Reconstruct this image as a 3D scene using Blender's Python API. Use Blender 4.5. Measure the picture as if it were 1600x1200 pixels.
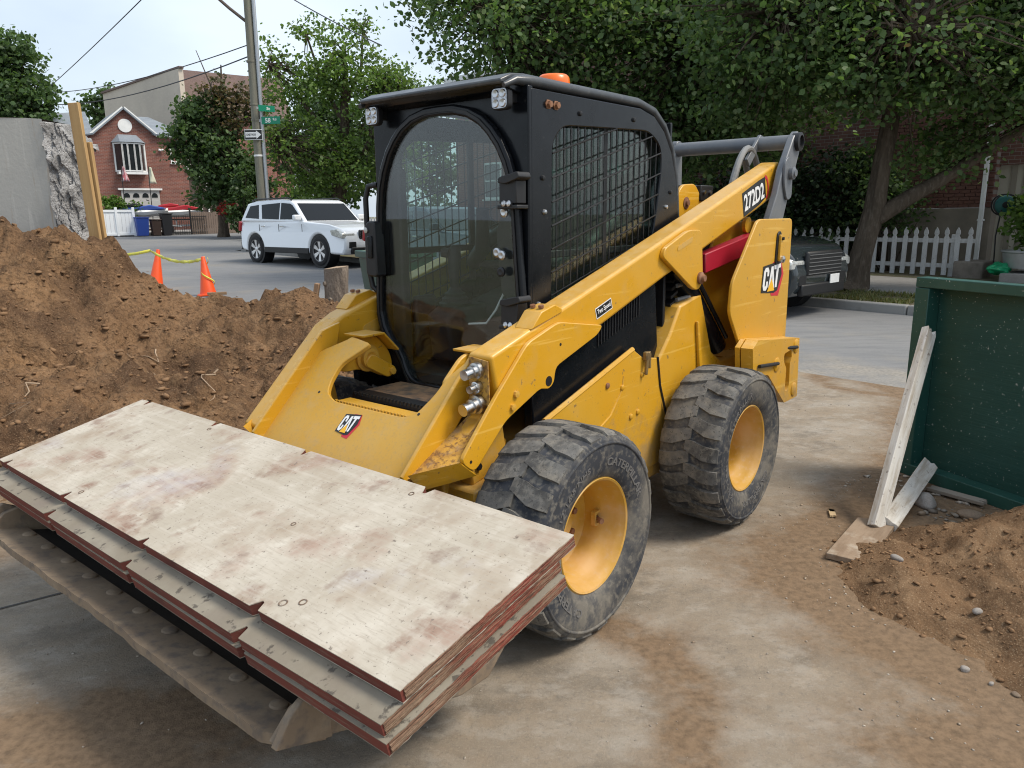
import bpy, bmesh, math, random
import numpy as np
from mathutils import Vector, Matrix
for o in list(bpy.data.objects): bpy.data.objects.remove(o, do_unlink=True)
scene = bpy.context.scene
COL = scene.collection
R = math.radians
random.seed(7); RNG = np.random.default_rng(11)

# ------------------------------------------------------------------ camera
cam_d = bpy.data.cameras.new('camera'); cam = bpy.data.objects.new('camera', cam_d); COL.objects.link(cam)
cam_d.sensor_width = 36.0; cam_d.lens = 1190.46/1600*36; cam_d.clip_start = .05; cam_d.clip_end = 2000
CAM_H, PITCH, ROLL = 1.5213, .21868, -.01162
F = Vector((0, math.cos(PITCH), -math.sin(PITCH))); X0 = Vector((1, 0, 0)); U0 = X0.cross(F)
RX = X0*math.cos(ROLL)+U0*math.sin(ROLL); UP = -X0*math.sin(ROLL)+U0*math.cos(ROLL)
cam.matrix_world = Matrix(((RX.x, UP.x, -F.x, 0), (RX.y, UP.y, -F.y, 0), (RX.z, UP.z, -F.z, CAM_H), (0, 0, 0, 1)))
scene.camera = cam
scene.cycles.filter_width = 1.1
scene.render.resolution_x = 1024; scene.render.resolution_y = 768

# ------------------------------------------------------------------ sky, sun, exposure
SUN_EL, SUN_AZ = R(54), R(102)          # azimuth measured from +Y clockwise (high on the right)
world = bpy.data.worlds.new('World'); scene.world = world; world.use_nodes = True
nt = world.node_tree; nt.nodes.clear()
wo = nt.nodes.new('ShaderNodeOutputWorld'); bg = nt.nodes.new('ShaderNodeBackground')
sky = nt.nodes.new('ShaderNodeTexSky'); sky.sky_type = 'NISHITA'; sky.sun_disc = False
sky.sun_elevation = SUN_EL; sky.sun_rotation = SUN_AZ; sky.air_density = 1.2; sky.dust_density = 3.0; sky.altitude = 10
# overcast: a thin even sheet of cloud over the clear sky, slightly uneven
tc = nt.nodes.new('ShaderNodeTexCoord'); mp = nt.nodes.new('ShaderNodeMapping'); mp.inputs['Scale'].default_value = (1.2, 1.2, 3.0)
nz = nt.nodes.new('ShaderNodeTexNoise'); nz.inputs['Scale'].default_value = 1.6; nz.inputs['Detail'].default_value = 5
rp = nt.nodes.new('ShaderNodeValToRGB'); rp.color_ramp.elements[0].position = .32; rp.color_ramp.elements[1].position = .7
rp.color_ramp.elements[0].color = (.42, .42, .42, 1); rp.color_ramp.elements[1].color = (.93, .93, .93, 1)
mx = nt.nodes.new('ShaderNodeMixRGB'); mx.inputs['Color2'].default_value = (6.3, 7.15, 8.15, 1)
nt.links.new(tc.outputs['Generated'], mp.inputs['Vector']); nt.links.new(mp.outputs[0], nz.inputs['Vector'])
nt.links.new(nz.outputs['Fac'], rp.inputs['Fac']); nt.links.new(rp.outputs['Color'], mx.inputs['Fac'])
nt.links.new(sky.outputs[0], mx.inputs['Color1']); nt.links.new(mx.outputs[0], bg.inputs['Color'])
bg.inputs['Strength'].default_value = .105
nt.links.new(bg.outputs[0], wo.inputs['Surface'])
sd = bpy.data.lights.new('sun', 'SUN'); sd.energy = 2.4; sd.angle = R(20); sd.color = (1, .925, .81)
so = bpy.data.objects.new('sun', sd); COL.objects.link(so)
sdir = Vector((math.sin(SUN_AZ)*math.cos(SUN_EL), math.cos(SUN_AZ)*math.cos(SUN_EL), math.sin(SUN_EL)))
so.rotation_euler = sdir.to_track_quat('Z', 'Y').to_euler(); so.location = (4, -6, 20)
vs = scene.view_settings; vs.view_transform = 'Standard'; vs.look = 'None'; vs.exposure = .52; vs.gamma = 1; vs.use_curve_mapping = False

# ------------------------------------------------------------------ helpers
def tag(o, label=None, cat=None, group=None, kind=None):
    if label: o['label'] = label
    if cat: o['category'] = cat
    if group: o['group'] = group
    if kind: o['kind'] = kind
    return o
def empty(name, loc=(0, 0, 0), rz=0, label=None, cat=None, group=None):
    o = bpy.data.objects.new(name, None); COL.objects.link(o); o.location = loc; o.rotation_euler = (0, 0, rz)
    o.empty_display_size = .1
    return tag(o, label, cat, group)
def link(o, parent=None):
    COL.objects.link(o)
    if parent: o.parent = parent
    return o
def copy_tree(o, parent=None):
    c = o.copy(); COL.objects.link(c); c.parent = parent
    for ch in list(o.children): copy_tree(ch, c)
    return c

class MB:
    def __init__(s): s.v = []; s.f = []; s.sm = []
    def add(s, vs, fs, smooth=None):
        k = len(s.v); s.v += [tuple(map(float, p)) for p in vs]; s.f += [tuple(i+k for i in q) for q in fs]; return s
    def box(s, c, d, rot=None):
        hx, hy, hz = d[0]/2, d[1]/2, d[2]/2
        P = [Vector((x, y, z)) for x in (-hx, hx) for y in (-hy, hy) for z in (-hz, hz)]
        if rot is not None:
            M_ = rot if isinstance(rot, Matrix) else Matrix.Rotation(rot, 3, 'Z'); P = [M_ @ p for p in P]
        c = Vector(c)
        return s.add([p+c for p in P], [(0, 1, 3, 2), (4, 6, 7, 5), (0, 4, 5, 1), (2, 3, 7, 6), (0, 2, 6, 4), (1, 5, 7, 3)])
    def prism(s, poly, ax, a, b):
        n = len(poly)
        def P(p, t):
            return (t, p[0], p[1]) if ax == 'x' else (p[0], t, p[1]) if ax == 'y' else (p[0], p[1], t)
        vs_ = [P(p, a) for p in poly]+[P(p, b) for p in poly]
        return s.add(vs_, [tuple(range(n)), tuple(range(2*n-1, n-1, -1))]+[(i, (i+1) % n, n+(i+1) % n, n+i) for i in range(n)])
    def ring_plate(s, outer, inner, ax, a, b, n=64):
        cx = sum(p[0] for p in inner)/len(inner); cy = sum(p[1] for p in inner)/len(inner)
        def hit(poly, t):
            dx, dy = math.cos(t), math.sin(t); best = None
            for i in range(len(poly)):
                x1, y1 = poly[i][0]-cx, poly[i][1]-cy; x2, y2 = poly[(i+1) % len(poly)][0]-cx, poly[(i+1) % len(poly)][1]-cy
                ex, ey = x2-x1, y2-y1; den = dx*ey-dy*ex
                if abs(den) < 1e-12: continue
                r = (x1*ey-y1*ex)/den; q = (x1*dy-y1*dx)/den
                if r > 0 and -1e-6 <= q <= 1+1e-6 and (best is None or r > best): best = r
            return (cx+dx*best, cy+dy*best)
        T = sorted(set([2*math.pi*i/n for i in range(n)]+[math.atan2(p[1]-cy, p[0]-cx) % (2*math.pi) for p in outer]))
        o = [hit(outer, t) for t in T]; i_ = [hit(inner, t) for t in T]; m = len(T)
        def P(p, t):
            return (t, p[0], p[1]) if ax == 'x' else (p[0], t, p[1]) if ax == 'y' else (p[0], p[1], t)
        V = [P(p, a) for p in o]+[P(p, a) for p in i_]+[P(p, b) for p in o]+[P(p, b) for p in i_]
        Fs = []
        for k in range(m):
            q = (k+1) % m
            Fs += [(k, q, m+q, m+k), (2*m+k, 3*m+k, 3*m+q, 2*m+q), (k, 2*m+k, 2*m+q, q), (m+k, m+q, 3*m+q, 3*m+k)]
        return s.add(V, Fs)
    def tube(s, path, r, n=8, caps=True, squash=1.0):
        path = [Vector(p) for p in path]; m = len(path)
        rs = r if isinstance(r, (list, tuple)) else [r]*m
        t0 = (path[1]-path[0]).normalized(); a = t0.orthogonal().normalized(); V = []; Fs = []
        for i in range(m):
            t = ((path[min(i+1, m-1)]-path[max(i-1, 0)])).normalized()
            a = (a-t*a.dot(t)).normalized(); b = t.cross(a)
            for k in range(n):
                th = 2*math.pi*k/n; V.append(path[i]+(a*math.cos(th)+b*math.sin(th)*squash)*rs[i])
        for i in range(m-1):
            for k in range(n):
                q = (k+1) % n; Fs.append((i*n+k, i*n+q, (i+1)*n+q, (i+1)*n+k))
        if caps: Fs += [tuple(range(n-1, -1, -1)), tuple((m-1)*n+k for k in range(n))]
        return s.add(V, Fs)
    def lathe(s, prof, n=48, M_=None, closed=False, caps=True):
        # prof: (radius, height) about local Z; M_ places it
        V = []; Fs = []; m = len(prof); M_ = M_ or Matrix.Identity(4)
        for (r, h) in prof:
            for k in range(n):
                t = 2*math.pi*k/n; V.append(M_ @ Vector((r*math.cos(t), r*math.sin(t), h)))
        for i in range(m if closed else m-1):
            j = (i+1) % m
            for k in range(n):
                q = (k+1) % n; Fs.append((i*n+k, i*n+q, j*n+q, j*n+k))
        if caps and not closed:
            if prof[0][0] > 1e-6: Fs.append(tuple(range(n-1, -1, -1)))
            if prof[-1][0] > 1e-6: Fs.append(tuple((m-1)*n+k for k in range(n)))
        return s.add(V, Fs)
    def build(s, name, mat, parent=None, smooth=35, bevel=0, seg=2, recalc=True):
        me = bpy.data.meshes.new(name); bm = bmesh.new()
        vv = [bm.verts.new(p) for p in s.v]
        for q in s.f:
            try: bm.faces.new([vv[i] for i in q])
            except ValueError: pass
        if recalc:
            bmesh.ops.remove_doubles(bm, verts=bm.verts, dist=1e-6)
            bmesh.ops.recalc_face_normals(bm, faces=bm.faces)
        bm.to_mesh(me); bm.free()
        me.materials.append(mat)
        if smooth:
            me.shade_smooth(); me.set_sharp_from_angle(angle=R(smooth))
        o = bpy.data.objects.new(name, me); link(o, parent)
        if bevel:
            bv = o.modifiers.new('bevel', 'BEVEL'); bv.width = bevel; bv.segments = seg; bv.limit_method = 'ANGLE'; bv.angle_limit = R(28); bv.harden_normals = False
        return o
def axis_m(p, d):
    """matrix putting local Z along d, origin p"""
    q = Vector(d).to_track_quat('Z', 'Y'); return Matrix.Translation(Vector(p)) @ q.to_matrix().to_4x4()
def cyl(mb, p0, p1, r, n=16):
    return mb.tube([p0, p1], r, n)
def rounded(poly, r, n=4):
    out = []; m = len(poly)
    for i in range(m):
        p0 = Vector(poly[i-1]); p = Vector(poly[i]); p1 = Vector(poly[(i+1) % m])
        a = (p0-p); b = (p1-p); k = min(r, a.length*.45, b.length*.45); a.normalize(); b.normalize()
        s_, e = p+a*k, p+b*k
        for j in range(n+1):
            t = j/n; q = s_*(1-t)**2+p*2*t*(1-t)+e*t*t; out.append((q.x, q.y))
    return out
def vmesh(name, V, Fq, mat, parent=None, smooth=True, sharp=None):
    """fast mesh from numpy arrays; Fq (m,k)"""
    V = np.ascontiguousarray(V, dtype=np.float32); Fq = np.ascontiguousarray(Fq, dtype=np.int32)
    me = bpy.data.meshes.new(name); m, k = Fq.shape
    me.vertices.add(len(V)); me.vertices.foreach_set('co', V.ravel())
    me.loops.add(m*k); me.loops.foreach_set('vertex_index', Fq.ravel())
    me.polygons.add(m); me.polygons.foreach_set('loop_start', np.arange(0, m*k, k, dtype=np.int32))
    me.update(calc_edges=True); me.validate()
    me.materials.append(mat)
    if smooth: me.shade_smooth()
    if sharp: me.set_sharp_from_angle(angle=R(sharp))
    o = bpy.data.objects.new(name, me); return link(o, parent)

# ---- numpy value noise
def _hash(ix, iy, seed):
    n = (ix.astype(np.int64)*374761393+iy.astype(np.int64)*668265263+seed*1442695041) & 0x7fffffff
    n = ((n ^ (n >> 13))*1274126177) & 0x7fffffff
    return ((n ^ (n >> 16)) & 0xffff)/65535.0
def vnoise(x, y, seed=0):
    ix, iy = np.floor(x), np.floor(y); fx, fy = x-ix, y-iy; u = fx*fx*(3-2*fx); v = fy*fy*(3-2*fy)
    a = _hash(ix, iy, seed); b = _hash(ix+1, iy, seed); c = _hash(ix, iy+1, seed); d = _hash(ix+1, iy+1, seed)
    return (a*(1-u)+b*u)*(1-v)+(c*(1-u)+d*u)*v
def fbm(x, y, octv=5, seed=0, gain=.5):
    s_ = 0; a = 1; t = 0
    for i in range(octv):
        s_ = s_+a*(vnoise(x, y, seed+i*17)-.5); t += a; a *= gain; x = x*2.03+13.7; y = y*2.01+7.1
    return s_/t*2
def zg(y):
    return .01*np.clip(np.asarray(y, float)-6, 0, 10)+.0225*np.clip(np.asarray(y, float)-16, 0, 45)
def zf(y): return float(zg(y))

# ---- materials
def new_mat(name):
    m = bpy.data.materials.new(name); m.use_nodes = True; nt = m.node_tree
    return m, nt, nt.nodes['Principled BSDF'], nt.nodes['Material Output']
def mk(name, base, rough=.6, metal=0., layers=(), bump=(), spec=.5, coat=0., coord='Object', rvar=0., dirt=None, topdust=None, mud=None, det=6, nr=.6):
    """principled material; layers: (scale, lo, hi, colour, amount[, stretch[, rotz]]) noise-masked colour layers"""
    m, nt, bs, out = new_mat(name)
    L = nt.links.new; n = nt.nodes.new
    tc = n('ShaderNodeTexCoord')
    bs.inputs['Base Color'].default_value = (*base, 1); bs.inputs['Roughness'].default_value = rough
    bs.inputs['Metallic'].default_value = metal; bs.inputs['Specular IOR Level'].default_value = spec
    bs.inputs['Coat Weight'].default_value = coat
    def noise(scale, stretch=(1, 1, 1), rot=0, detail=det, rgh=nr):
        mpn = n('ShaderNodeMapping'); mpn.inputs['Scale'].default_value = stretch; mpn.inputs['Rotation'].default_value = (0, 0, rot)
        L(tc.outputs[coord], mpn.inputs['Vector'])
        q = n('ShaderNodeTexNoise'); q.inputs['Scale'].default_value = scale; q.inputs['Detail'].default_value = detail; q.inputs['Roughness'].default_value = rgh
        L(mpn.outputs[0], q.inputs['Vector']); return q.outputs['Fac']
    col = None
    for i, ly in enumerate(layers):
        sc, lo, hi, c2, amt = ly[:5]; st = ly[5] if len(ly) > 5 else (1, 1, 1); ro = ly[6] if len(ly) > 6 else 0
        f_ = noise(sc, st, ro)
        mr = n('ShaderNodeMapRange'); mr.inputs['From Min'].default_value = lo; mr.inputs['From Max'].default_value = hi
        mr.inputs['To Max'].default_value = amt; mr.clamp = True; L(f_, mr.inputs['Value'])
        mxn = n('ShaderNodeMixRGB'); mxn.inputs['Color2'].default_value = (*c2, 1)
        if col is None: mxn.inputs['Color1'].default_value = (*base, 1)
        else: L(col, mxn.inputs['Color1'])
        L(mr.outputs[0], mxn.inputs['Fac']); col = mxn.outputs[0]
    if topdust:   # dust lying on upward faces
        gn = n('ShaderNodeNewGeometry'); sp = n('ShaderNodeSeparateXYZ'); L(gn.outputs['Normal'], sp.inputs[0])
        m1 = n('ShaderNodeMapRange'); m1.inputs['From Min'].default_value = .25; m1.inputs['From Max'].default_value = .95; L(sp.outputs[2], m1.inputs['Value'])
        m2 = n('ShaderNodeMapRange'); m2.inputs['From Min'].default_value = .30; m2.inputs['From Max'].default_value = .62; m2.inputs['To Max'].default_value = topdust[1]; L(noise(18, (1, 1, 1), 0, 8, .75), m2.inputs['Value'])
        m3 = n('ShaderNodeMath'); m3.operation = 'MULTIPLY'; L(m1.outputs[0], m3.inputs[0]); L(m2.outputs[0], m3.inputs[1])
        mxn = n('ShaderNodeMixRGB'); L(m3.outputs[0], mxn.inputs['Fac']); L(col, mxn.inputs['Color1']); mxn.inputs['Color2'].default_value = (*topdust[0], 1); col = mxn.outputs[0]
    if mud:       # mud thrown up on the lower parts
        sp = n('ShaderNodeSeparateXYZ'); L(tc.outputs['Object'], sp.inputs[0])
        m1 = n('ShaderNodeMapRange'); m1.inputs['From Min'].default_value = mud[1]; m1.inputs['From Max'].default_value = mud[2]; m1.inputs['To Min'].default_value = .42; m1.inputs['To Max'].default_value = 0; L(sp.outputs[2], m1.inputs['Value'])
        m3 = n('ShaderNodeMath'); m3.operation = 'ADD'; L(m1.outputs[0], m3.inputs[0]); L(noise(11, (1, 1, 1), 0, 9, .75), m3.inputs[1])
        m2 = n('ShaderNodeMapRange'); m2.inputs['From Min'].default_value = .62; m2.inputs['From Max'].default_value = .86; m2.inputs['To Max'].default_value = .75; L(m3.outputs[0], m2.inputs['Value'])
        mxn = n('ShaderNodeMixRGB'); L(m2.outputs[0], mxn.inputs['Fac']); L(col, mxn.inputs['Color1']); mxn.inputs['Color2'].default_value = (*mud[0], 1); col = mxn.outputs[0]
    if dirt:      # dirt and painted foreground shade stored on the mesh, broken up by noise
        at = n('ShaderNodeAttribute'); at.attribute_name = 'dirt'; f_ = noise(dirt[1], (1, 1, 1), 0, 8, .7)
        ad = n('ShaderNodeMath'); ad.operation = 'MULTIPLY_ADD'; ad.inputs[1].default_value = 1.6; ad.inputs[2].default_value = -.8; L(f_, ad.inputs[0])
        a2 = n('ShaderNodeMath'); a2.operation = 'ADD'; a2.use_clamp = True; L(at.outputs['Fac'], a2.inputs[0]); L(ad.outputs[0], a2.inputs[1])
        a3 = n('ShaderNodeMath'); a3.operation = 'MULTIPLY'; a3.use_clamp = True; L(a2.outputs[0], a3.inputs[0]); L(at.outputs['Fac'], a3.inputs[1])
        mr = n('ShaderNodeMapRange'); mr.inputs['From Min'].default_value = .12; mr.inputs['From Max'].default_value = .5; mr.inputs['To Max'].default_value = .92; L(a3.outputs[0], mr.inputs['Value'])
        nn2 = noise(30, (1, 1, 1), 0, 6); c_ = n('ShaderNodeMixRGB'); c_.inputs['Color1'].default_value = (*dirt[0], 1); c_.inputs['Color2'].default_value = (*[v*.55 for v in dirt[0]], 1)
        mr2 = n('ShaderNodeMapRange'); mr2.inputs['From Min'].default_value = .42; mr2.inputs['From Max'].default_value = .66; L(nn2, mr2.inputs['Value']); L(mr2.outputs[0], c_.inputs['Fac'])
        mxn = n('ShaderNodeMixRGB'); L(mr.outputs[0], mxn.inputs['Fac']); L(col, mxn.inputs['Color1']); L(c_.outputs[0], mxn.inputs['Color2']); col = mxn.outputs[0]
    if col is not None: L(col, bs.inputs['Base Color'])
    if rvar:
        f_ = noise(9); mr = n('ShaderNodeMapRange'); mr.inputs['From Min'].default_value = .3; mr.inputs['From Max'].default_value = .7
        mr.inputs['To Min'].default_value = max(rough-rvar, .05); mr.inputs['To Max'].default_value = min(rough+rvar, 1); L(f_, mr.inputs['Value']); L(mr.outputs[0], bs.inputs['Roughness'])
    prev = None
    for (sc, st_, dist, *rest) in bump:
        b = n('ShaderNodeBump'); b.inputs['Strength'].default_value = st_; b.inputs['Distance'].default_value = dist
        L(noise(sc, *(rest[:2])), b.inputs['Height'])
        if prev: L(prev, b.inputs['Normal'])
        prev = b.outputs[0]
    if prev: L(prev, bs.inputs['Normal'])
    return m
def brick_mat(name, c1, c2, mortar, bw=.21, bh=.075, axes='xz', rough=.85):
    m, nt, bs, out = new_mat(name); L = nt.links.new; n = nt.nodes.new
    tc = n('ShaderNodeTexCoord'); sp = n('ShaderNodeSeparateXYZ'); cb = n('ShaderNodeCombineXYZ')
    L(tc.outputs['Object'], sp.inputs[0]); L(sp.outputs['XYZ'.index(axes[0].upper())], cb.inputs[0]); L(sp.outputs['XYZ'.index(axes[1].upper())], cb.inputs[1])
    b = n('ShaderNodeTexBrick'); L(cb.outputs[0], b.inputs['Vector']); b.inputs['Scale'].default_value = 1
    b.inputs['Brick Width'].default_value = bw; b.inputs['Row Height'].default_value = bh; b.inputs['Mortar Size'].default_value = .006
    b.inputs['Color1'].default_value = (*c1, 1); b.inputs['Color2'].default_value = (*c2, 1); b.inputs['Mortar'].default_value = (*mortar, 1)
    nzn = n('ShaderNodeTexNoise'); nzn.inputs['Scale'].default_value = 1.3; nzn.inputs['Detail'].default_value = 8; L(tc.outputs['Object'], nzn.inputs['Vector'])
    mxn = n('ShaderNodeMixRGB'); mxn.blend_type = 'MULTIPLY'; mxn.inputs['Fac'].default_value = .7
    mr = n('ShaderNodeMapRange'); mr.inputs['From Min'].default_value = .25; mr.inputs['From Max'].default_value = .75; mr.inputs['To Min'].default_value = .6; mr.inputs['To Max'].default_value = 1.2
    L(nzn.outputs['Fac'], mr.inputs['Value']); L(mr.outputs[0], mxn.inputs['Color2']); L(b.outputs['Color'], mxn.inputs['Color1']); L(mxn.outputs[0], bs.inputs['Base Color'])
    bs.inputs['Roughness'].default_value = rough
    bp_ = n('ShaderNodeBump'); bp_.inputs['Strength'].default_value = .5; bp_.inputs['Distance'].default_value = .006; bp_.invert = True
    L(b.outputs['Fac'], bp_.inputs['Height']); L(bp_.outputs[0], bs.inputs['Normal'])
    return m
def glass_mat(name, tint=(.5, .55, .55), refl=1.0, rough=.02, dust=.0, refl_base=.035):
    m, nt, bs, out = new_mat(name); L = nt.links.new; n = nt.nodes.new
    nt.nodes.remove(bs)
    tr = n('ShaderNodeBsdfTransparent'); tr.inputs[0].default_value = (*tint, 1)
    gl = n('ShaderNodeBsdfGlossy'); gl.inputs['Roughness'].default_value = rough; gl.inputs['Color'].default_value = (refl, refl, refl, 1)
    lw = n('ShaderNodeLayerWeight'); lw.inputs['Blend'].default_value = .5; fr = n('ShaderNodeMath'); fr.operation = 'POWER'; fr.inputs[1].default_value = 4.0; L(lw.outputs['Facing'], fr.inputs[0])
    mxs = n('ShaderNodeMixShader'); mp_ = n('ShaderNodeMath'); mp_.operation = 'MULTIPLY_ADD'; mp_.inputs[1].default_value = .9; mp_.inputs[2].default_value = refl_base
    L(fr.outputs[0], mp_.inputs[0]); L(mp_.outputs[0], mxs.inputs[0]); L(tr.outputs[0], mxs.inputs[1]); L(gl.outputs[0], mxs.inputs[2])
    res = mxs
    if dust:
        df = n('ShaderNodeBsdfDiffuse'); df.inputs[0].default_value = (.42, .40, .36, 1)
        nzn = n('ShaderNodeTexNoise'); nzn.inputs['Scale'].default_value = 3.2; nzn.inputs['Detail'].default_value = 9
        tc = n('ShaderNodeTexCoord'); L(tc.outputs['Object'], nzn.inputs['Vector'])
        mr = n('ShaderNodeMapRange'); mr.inputs['From Min'].default_value = .35; mr.inputs['From Max'].default_value = .75; mr.inputs['To Max'].default_value = dust; L(nzn.outputs['Fac'], mr.inputs['Value'])
        m2 = n('ShaderNodeMixShader'); L(mr.outputs[0], m2.inputs[0]); L(mxs.outputs[0], m2.inputs[1]); L(df.outputs[0], m2.inputs[2]); res = m2
    L(res.outputs[0], out.inputs['Surface'])
    return m
def leaf_mat(name, cols, transl=.35):
    m, nt, bs, out = new_mat(name); L = nt.links.new; n = nt.nodes.new
    g = n('ShaderNodeNewGeometry'); rmp = n('ShaderNodeValToRGB'); rmp.color_ramp.interpolation = 'LINEAR'
    while len(rmp.color_ramp.elements) < len(cols): rmp.color_ramp.elements.new(.5)
    for i, c in enumerate(cols):
        rmp.color_ramp.elements[i].position = i/(len(cols)-1); rmp.color_ramp.elements[i].color = (*c, 1)
    L(g.outputs['Random Per Island'], rmp.inputs[0])
    tcn = n('ShaderNodeTexCoord'); nzn = n('ShaderNodeTexNoise'); nzn.inputs['Scale'].default_value = 1.1; nzn.inputs['Detail'].default_value = 3; L(tcn.outputs['Object'], nzn.inputs['Vector'])
    mrn = n('ShaderNodeMapRange'); mrn.inputs['From Min'].default_value = .3; mrn.inputs['From Max'].default_value = .7; mrn.inputs['To Min'].default_value = .6; mrn.inputs['To Max'].default_value = 1.35; L(nzn.outputs['Fac'], mrn.inputs['Value'])
    vm = n('ShaderNodeMixRGB'); vm.blend_type = 'MULTIPLY'; vm.inputs[0].default_value = 1; L(rmp.outputs[0], vm.inputs['Color1']); L(mrn.outputs[0], vm.inputs['Color2'])
    L(vm.outputs[0], bs.inputs['Base Color']); bs.inputs['Roughness'].default_value = .5; bs.inputs['Specular IOR Level'].default_value = .35
    tr = n('ShaderNodeBsdfTranslucent'); mlt = n('ShaderNodeMixRGB'); mlt.blend_type = 'MULTIPLY'; mlt.inputs[0].default_value = 1; mlt.inputs['Color2'].default_value = (1.2, 1.3, .6, 1)
    L(vm.outputs[0], mlt.inputs['Color1']); L(mlt.outputs[0], tr.inputs[0])
    mxs = n('ShaderNodeMixShader'); mxs.inputs[0].default_value = transl; L(bs.outputs[0], mxs.inputs[1]); L(tr.outputs[0], mxs.inputs[2]); L(mxs.outputs[0], out.inputs['Surface'])
    return m
DUST = (.34, .25, .16)
YEL = mk('yellow_paint', (.60, .305, .015), .36, 0, [(2.2, .45, .72, (.57, .34, .05), .5), (60, .60, .74, (.45, .32, .14), .35), (7, .60, .8, (.46, .33, .16), .3), (160, .64, .69, (.16, .10, .05), .55), (28, .665, .68, (.17, .11, .06), .75), (1.3, .50, .72, (.50, .29, .035), .55), (5, .60, .63, (.80, .52, .12), .35, (.25, 3, 9), R(20))], [(120, .08, .002), (3, .12, .01)], coat=.0, rvar=.12, topdust=((.60, .42, .19), .6), mud=((.33, .22, .10), .25, .75))
YELD = mk('yellow_paint_dusty', (.59, .31, .024), .5, 0, [(3, .38, .7, (.56, .355, .10), .7), (85, .52, .68, (.42, .27, .09), .5), (14, .52, .75, (.46, .33, .17), .4)], [(140, .12, .002)])
RUSTY = mk('rust_stained_yellow', (.5, .27, .04), .7, 0, [(9, .42, .62, (.17, .07, .02), .9), (60, .5, .6, (.10, .045, .02), .7), (22, .5, .7, DUST, .5)], [(70, .3, .004)])
BLK = mk('black_paint', (.005, .006, .008), .24, 0, [(3, .48, .78, (.014, .015, .017), .6), (50, .62, .75, (.06, .057, .052), .3)], [(90, .04, .001)], rvar=.08, spec=.28)
BLKD = mk('black_plastic', (.008, .008, .009), .5, 0, [(8, .54, .8, (.04, .037, .032), .4)], [(160, .1, .001)])
ROOFM = mk('dusty_dark_roof_paint', (.030, .034, .039), .34, 0, [(4, .4, .7, (.085, .09, .095), .7), (40, .55, .75, (.15, .145, .13), .35)], rvar=.1)
GREY = mk('grey_link_paint', (.13, .14, .155), .42, .2, [(6, .45, .75, (.24, .235, .22), .5), (60, .6, .75, (.28, .24, .18), .4)], rvar=.1)
STEEL = mk('bright_steel', (.55, .55, .55), .28, 1, [(20, .5, .7, (.3, .27, .24), .6)])
RUSTB = mk('rusty_bolt', (.22, .10, .05), .7, .3, [(40, .4, .7, (.35, .2, .12), .6)])
RED = mk('red_paint', (.36, .012, .03), .4, 0, [(6, .5, .8, (.2, .04, .04), .5)])
RUB = mk('dusty_rubber', (.055, .054, .052), .88, 0, [(5, .36, .56, (.16, .155, .145), .9), (45, .47, .60, (.19, .18, .16), .75), (14, .50, .66, (.24, .215, .175), .6), (90, .55, .66, (.025, .025, .026), .7)], [(220, .35, .002)], spec=.25)
RUBS = mk('worn_rubber_sidewall', (.036, .039, .046), .8, 0, [(4.5, .42, .58, (.17, .155, .13), .85), (16, .48, .62, (.045, .05, .06), .7), (40, .5, .66, (.21, .19, .155), .6)], [(160, .25, .0015)], spec=.3)
RIMM = mk('rim_yellow', (.50, .275, .032), .5, 0, [(5, .45, .7, (.62, .38, .17), .75), (40, .55, .75, (.5, .36, .22), .5)], [(80, .1, .001)])
HOSE = mk('grey_hose', (.19, .19, .185), .5, 0, [(20, .5, .7, (.1, .1, .1), .6)])
BEAC = mk('orange_lens', (.9, .16, .01), .3, 0, spec=.6)
LENS = mk('lamp_lens', (.5, .5, .52), .12, .8, [(60, .4, .6, (.15, .15, .16), .7)])
WHT = mk('white_print', (.78, .78, .76), .45); BLKP = mk('black_print', (.012, .012, .012), .45); REDP = mk('red_print', (.55, .02, .035), .45); YELP = mk('yellow_print', (.85, .45, .01), .45)
GLASS = glass_mat('cab_glass', (.86, .89, .89), .9, .015, .012, .062)
GLASS_S = glass_mat('cab_side_glass', (.80, .92, .88), .85, .015, .02)
# ------------------------------------------------------------------ the setting: ground, road, kerb, sidewalk
SD = Vector((.675, -.737, 0)); SN = Vector((.737, .675, 0))       # along the street, and across it
def st(d, n, z=None, dz=0):
    p = SD*d+SN*n; return Vector((p.x, p.y, (zf(p.y) if z is None else z)+dz))
def sheet(name, dr, nr, dz, mat, sd=1.0, sn=1.0, kind='structure', jag=0, dirt=None):
    ds = np.linspace(dr[0], dr[1], max(2, int((dr[1]-dr[0])/sd)+1)); V = []; Fs = []
    m = max(2, int((nr[1]-nr[0])/sn)+1)
    for d in ds:
        n0 = nr[0]+(jag*float(fbm(np.array([d*1.3]), np.array([.5]), 4, 3)[0]) if jag else 0)
        for n_ in np.linspace(n0, nr[1], m):
            p = SD*float(d)+SN*float(n_); V.append((p.x, p.y, zf(p.y)+dz))
    for i in range(len(ds)-1):
        for j in range(m-1): Fs.append((i*m+j, i*m+j+1, (i+1)*m+j+1, (i+1)*m+j))
    o = vmesh(name, np.array(V), np.array(Fs), mat)
    if dirt:
        A = np.array(V); at = o.data.attributes.new('dirt', 'FLOAT', 'POINT'); at.data.foreach_set('value', np.clip(dirt(A[:, 0], A[:, 1]), 0, 1).astype(np.float32))
    return tag(o, kind=kind)
GRND = mk('far_ground', (.16, .15, .11), .95, 0, [(.4, .4, .7, (.10, .12, .05), .8)], coord='Object')
TAN = (.33, .225, .13)
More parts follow.
